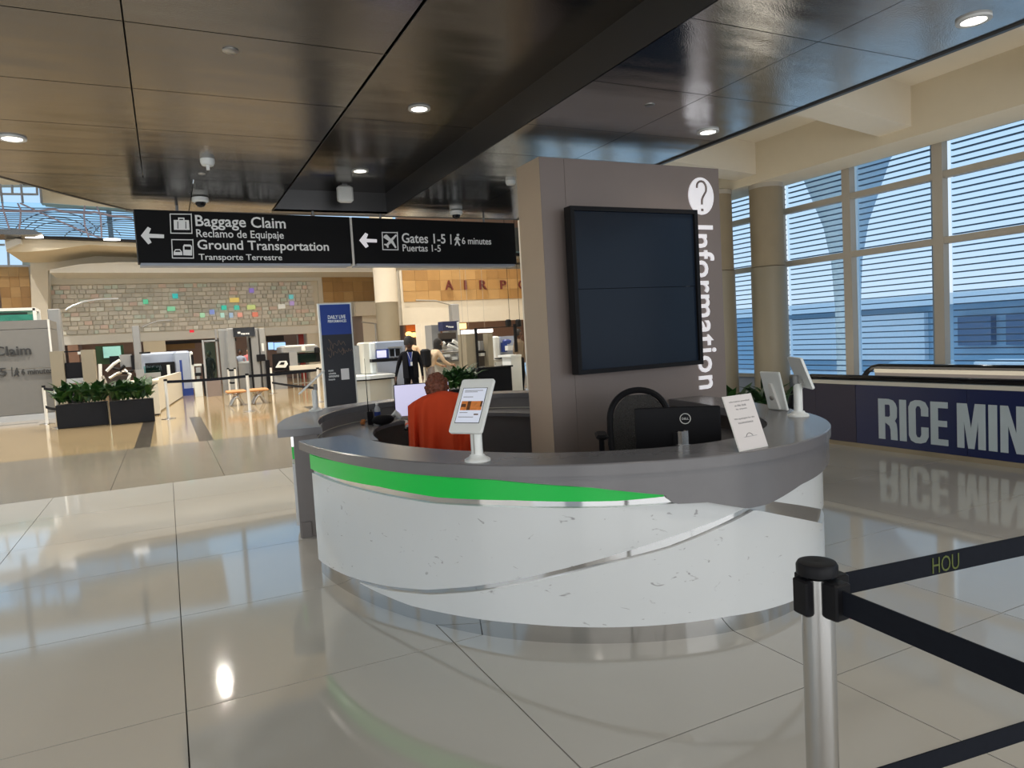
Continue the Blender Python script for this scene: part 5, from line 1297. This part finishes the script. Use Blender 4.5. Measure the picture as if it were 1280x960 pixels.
# body scanner portal
Yp_ = 30.0
t = T_('body_scanner_portal', 'tall gray body scanner portal with black header and white logo', 'scanner', 317, 470, Yp_)
px(t, 'side_panel', m_steelg, 285, 410, 296, 489, Yp_, 1.0, True, .04); px(t, 'side_panel', m_steelg, 313.5, 410, 325, 489, Yp_, 1.0, True, .04); px(t, 'outer_panel', m_alum, 325.5, 409.5, 334.5, 487, Yp_+.2, .9, True, .04); px(t, 'inner_post', m_steelg, 276, 411, 284.5, 487, Yp_+.2, .3, True)
hd = px(t, 'header', m_blackg, 291.5, 409.5, 318.5, 420.5, Yp_-.1, .4)
g = G()
for k, (x0, x1, y0, y1) in enumerate(((297, 300.5, 414.7, 417), (301.5, 303.5, 416.3, 418.2), (304, 306.3, 416.3, 418.4), (307, 309, 416.2, 418), (309.4, 311.6, 416, 418))): pxbox(g, x0, y0, x1, y1, Yp_-.13, .03)
g.obj('white_marks', m_lettero, hd)
px(t, 'shelf_desk', m_white, 298, 451.5, 314, 454, Yp_+.8, .4); px(t, 'desk_front', m_alum, 299, 454, 313, 486, Yp_+.85, .2, True); px(t, 'dark_edge', m_black, 313.5, 422, 316, 489, Yp_-.02, .05, True)
px(t, 'monitor', m_black, 321, 443, 332, 451.5, Yp_-.1, .1); px(t, 'monitor_post', m_black, 333, 450, 338, 485, Yp_-.1, .1, True)
px(t, 'white_screen', m_white, 327, 429, 330, 439, Yp_+.1, .05)
# lit wall screens
for x0, x1, l in ((335.5, 342, 'narrow lit blue wall screen right of the body scanner'), (343, 357, 'wider lit blue wall screen right of the body scanner')):
    t = T_('wall_screen', l, 'screen', (x0+x1)/2, 433, 35); px(t, 'panel', m_litb, x0, 428, x1, 437, 35, .1); px(t, 'bezel', m_black, x0-.5, 427.4, x1+.5, 437.6, 35.1, .15)
# scanner right of portal
Yr = 29.5
t = T_('baggage_scanner', 'gray baggage scanner with open hood left of the banner stand', 'scanner', 380, 470, Yr)
px(t, 'housing', m_steelg, 352, 432, 398, 441, Yr, 1.5, False, .05); px(t, 'top_cover', m_white, 356, 431, 394, 433.5, Yr-.02, 1.5, False, .02); px(t, 'housing_block', m_steelg, 362, 440, 372, 458, Yr-.05, 1.2); px(t, 'tunnel', m_black, 372, 441, 400, 453, Yr+.1, 1)
px(t, 'glass_panel', m_glassg, 373, 443, 395, 453, Yr-.1, .05); px(t, 'black_unit', m_black, 343, 442, 362, 463, Yr, .6); px(t, 'conveyor', m_offw, 362, 456, 404, 463, Yr-.1, .8); px(t, 'conveyor_edge', m_black, 344, 462.5, 404, 464, Yr-.15, .8)
px(t, 'cabinet', m_steelg, 343.5, 466, 359, 486, Yr, .6, True)
g = G(); g.prism([ay(a, b, Yr-.3) for a, b in ((345, 459.5), (350, 451.5), (358, 451), (360, 455), (357, 459.5))], (0, .2, 0)); g.obj('operator_console', m_white, t)
g = G(); g.prism([ay(a, b, Yr-.32) for a, b in ((349, 456), (351.5, 452.8), (356, 452.6), (355, 455.8))], (0, .02, 0)); g.obj('console_screen', m_black, t)
for x0 in (366, 372, 380, 388, 396): px(t, 'leg', m_alum, x0, 464, x0+1.2, 487, Yr, .05, True)
px(t, 'brace', m_alum, 366, 478, 398, 479, Yr, .04); px(t, 'backpack', m_blackf, 394, 434, 400, 442, Yr-.2, .3, False, .04); px(t, 'stuff_bin', m_wpaint, 377, 433, 382, 439, Yr-.05, .2, False, .03)
# counter right of banner
Yk = 14.6
t = T_('security_counter', 'white front counter right of the banner stand', 'counter', 470, 500, Yk)
c = ay(461, 500, Yk)
zt3 = ay(470, 467.5, Yk).z; zk = .17
G().prism([(ay(440, 500, Yk).x, Yk, zk), (c.x, Yk-.15, zk), (ay(492, 500, Yk).x, Yk, zk), (ay(492, 500, Yk).x, Yk+1, zk), (ay(440, 500, Yk).x, Yk+1, zk)], (0, 0, zt3-.12-zk)).obj('cabinet', m_offw, t)
G().prism([(ay(438, 500, Yk).x, Yk-.05, zt3-.12), (c.x, Yk-.2, zt3-.12), (ay(494, 500, Yk).x, Yk-.05, zt3-.12), (ay(494, 500, Yk).x, Yk+1.05, zt3-.12), (ay(438, 500, Yk).x, Yk+1.05, zt3-.12)], (0, 0, .03)).obj('shadow_rail', m_black, t)
G().prism([(ay(437, 500, Yk).x, Yk-.1, zt3-.09), (c.x, Yk-.25, zt3-.09), (ay(495, 500, Yk).x, Yk-.1, zt3-.09), (ay(495, 500, Yk).x, Yk+1.1, zt3-.09), (ay(437, 500, Yk).x, Yk+1.1, zt3-.09)], (0, 0, .07)).obj('top', m_white, t)
G().prism([(ay(441, 500, Yk).x, Yk+.05, 0), (c.x, Yk-.1, 0), (ay(491, 500, Yk).x, Yk+.05, 0), (ay(491, 500, Yk).x, Yk+.95, 0), (ay(441, 500, Yk).x, Yk+.95, 0)], (0, 0, zk)).obj('kick', m_alum, t)
px(t, 'end_post', m_wpaint, 491.5, 468, 494.5, 528, Yk-.05, .1, True); px(t, 'dark_gap', m_black, 493.5, 466, 497.5, 526, Yk+.3, .1, True)
t = T_('xray_machine', 'white and lilac screening machine standing on the counter right of the banner', 'scanner', 475, 450, 15.4)
zct = zt3-.02
def pxz(t, nm, m, x0, y0, x1, Y, d, z0, bev=0):
    a = ay(x0, 450, Y); b = ay(x1, 450, Y); tp = ay((x0+x1)/2, y0, Y); g = G()
    (g.bbox(a.x, b.x, Y, Y+d, z0, tp.z, bev) if bev else g.box(a.x, b.x, Y, Y+d, z0, tp.z)); return g.obj(nm, m, t)
pxz(t, 'left_cabinet', m_offw, 454, 427.5, 469, 15.2, .5, zct, .03); pxz(t, 'long_housing', m_bluegr, 470, 426, 508, 15.9, .5, 0, .03); pxz(t, 'grey_unit', m_steelg, 441, 432, 454, 15.5, .5, zct)
pxz(t, 'white_unit', m_white, 463, 428, 471, 15.15, .5, zct, .03)
px(t, 'screen', m_lit, 471.5, 438, 483, 447, 15.1, .03); px(t, 'screen_frame', m_gblue, 471, 436.5, 486, 450, 15.14, .05); px(t, 'window_grid', m_black, 488, 436, 500, 445, 15.85, .05); px(t, 'window_bar', m_bluegr, 493.2, 435.5, 494.4, 446, 15.83, .02); px(t, 'rack', m_steelg, 486, 433, 503, 435, 15.8, .1); px(t, 'keyboard_shelf', m_black, 465, 448, 500, 452, 15.0, .4)
# portal with navy header
Yn = 20
t = T_('lane_portal', 'gray lane portal with navy header and white logo behind the leaning person', 'gate', 562, 450, Yn)
px(t, 'side_panel', m_steelg, 566, 413, 576, 455, Yn, .8, True); px(t, 'side_panel', m_steelg, 541, 406, 552, 470, Yn+.5, .6, True)
hd = px(t, 'header', m_navy, 553.5, 401.5, 573.5, 413, Yn-.1, .4)
g = G()
for x0, x1, y0, y1 in ((558, 559.8, 407, 408.6), (560.6, 562.2, 407.5, 409.5), (562.8, 564.4, 407.8, 409.6), (565, 567, 407.8, 409.6)): pxbox(g, x0, y0, x1, y1, Yn-.13, .03)
g.obj('white_marks', m_lettero, hd)
px(t, 'white_post', m_white, 574.5, 402, 576.2, 470, Yn-.2, .1, True)
t = T_('kiosk_cabinet', 'pale upright cabinet with dark window left of the curved arm pole', 'cabinet', 540, 440, 24)
px(t, 'frame', m_cream, 527.5, 404, 549, 462, 24, .6, True); px(t, 'window', mat('window_mid', (.22, .25, .22), .3, var=.5, scale=3), 533, 408, 546, 428, 23.97, .03); px(t, 'bright_strip', m_sky, 536, 411, 538, 419, 23.95, .02)
# conveyor clutter behind woman
Yq = 18.2
t = T_('conveyor_lane', 'conveyor lane crowded with trays and screens behind the planter', 'conveyor', 568, 450, Yq)
px(t, 'large_screen', m_brown, 549, 416, 570, 424, Yq, .1); px(t, 'screen_base', m_black, 548, 424, 565, 428, Yq, .15); px(t, 'bed', m_alum, 545, 440, 582, 444, Yq-.3, .8); px(t, 'lower_bed', m_steelg, 545, 448, 584, 452, Yq-.4, .9); px(t, 'cabinet', m_offw, 530, 452, 586, 470, Yq-.2, 1.0, True)
px(t, 'ivory_box', m_white, 581, 453, 587, 461, Yq-.5, .4)
rng = random.Random(5)
for k in range(14):
    x0 = rng.uniform(546, 576); y0 = rng.uniform(427, 448); px(t, 'tray', rng.choice((m_white, m_alum, m_black, m_steelg, m_wpaint)), x0, y0, x0+rng.uniform(4, 11), y0+rng.uniform(1.5, 4), Yq-.5+rng.uniform(-.2, .3), .3)
for a, b_ in (((560, 431), (577, 439)), ((566, 426), (579, 434)), ((548, 436), (556, 428))): G().tube([ay(*a, Yq-.6), ay(*b_, Yq-.6)], .05, 6).obj('arm', m_white, t)
# beige panels and dark frame at right
Yu = 16.6
t = T_('partition_screen', 'beige partition panels in a black frame left of the pillar', 'partition', 600, 450, Yu)
px(t, 'left_panel', m_concl, 584, 417, 597, 482, Yu, .3, True); px(t, 'right_panel', m_concl, 611, 416, 617, 470, Yu+.1, .3, True); px(t, 'black_post', m_black, 596.3, 410, 598.6, 485, Yu-.05, .08, True); px(t, 'inner_edge', m_concl, 577, 418, 585, 470, Yu+.5, .2, True)
px(t, 'thin_rail', m_black, 597, 408.6, 652, 409.4, Yu-.03, .03); px(t, 'black_post', m_black, 643.5, 405, 646.5, 440, Yu-.03, .06, False)
px(t, 'dark_unit', m_steelg, 600, 426, 606, 438, Yu+.4, .2); px(t, 'shelf', m_black, 599, 439, 610, 441, Yu+.3, .3); px(t, 'white_box', m_white, 601, 441, 606, 445, Yu+.3, .2); px(t, 'back_panel', m_brown, 598.5, 417, 611, 465, Yu+.7, .05, True)
t = T_('screening_machine', 'white and blue screening machine just left of the pillar', 'scanner', 630, 450, 17.8)
px(t, 'pale_body', m_white, 618, 420, 626, 458, 17.8, .4, True, .04); px(t, 'blue_arch', m_gblue, 631, 424, 640, 430, 17.7, .2, False, .04); px(t, 'blue_leg', m_gblue, 630, 428, 634, 440, 17.7, .2); px(t, 'body', m_bluegr, 626, 420, 645, 452, 18.0, .5, True); px(t, 'white_tray', m_white, 635, 432, 642, 438, 17.5, .3)
px(t, 'bins', m_white, 620, 452, 636, 458, 17.2, .4); px(t, 'bin_rail', m_black, 624, 447, 640, 448.5, 17.2, .3); px(t, 'bed', m_alum, 618, 449, 645, 452, 17.3, .6)
t = T_('white_desk', 'white desk end panel touching the pillar edge behind the black box', 'desk', 648, 470, 12.5)
px(t, 'front', m_white, 640, 445, 653, 505, 12.5, .4, True); px(t, 'top', m_white, 638.5, 443.5, 652, 446, 12.4, .6)
t = T_('black_crate', 'large black box standing behind the desk left of the pillar', 'box', 620, 475, 11.8)
px(t, 'body', m_black, 598, 459, 641, 505, 11.8, .5, True, .02); px(t, 'lid_edge', m_blackg, 597.5, 458, 641.5, 460, 11.78, .54)
for x, y0, y1, l in ((637, 399, 409, 'left of two black loudspeakers hanging beside the pillar'), (649.5, 399, 409, 'right of two black loudspeakers hanging beside the pillar')):
    t = T_('hanging_loudspeaker', l, 'loudspeaker', x, 405, 20); px(t, 'cabinet', m_black, x-2.3, y0, x+2.6, y1-.5, 20, .2, False, .03); c_ = ay(x, y0, 20.1); G().tube([(c_.x, 20.1, c_.z-.05), (c_.x, 20.1, 11.5)], .007, 6).obj('bracket', m_black, t)
print('objects', len(bpy.data.objects))
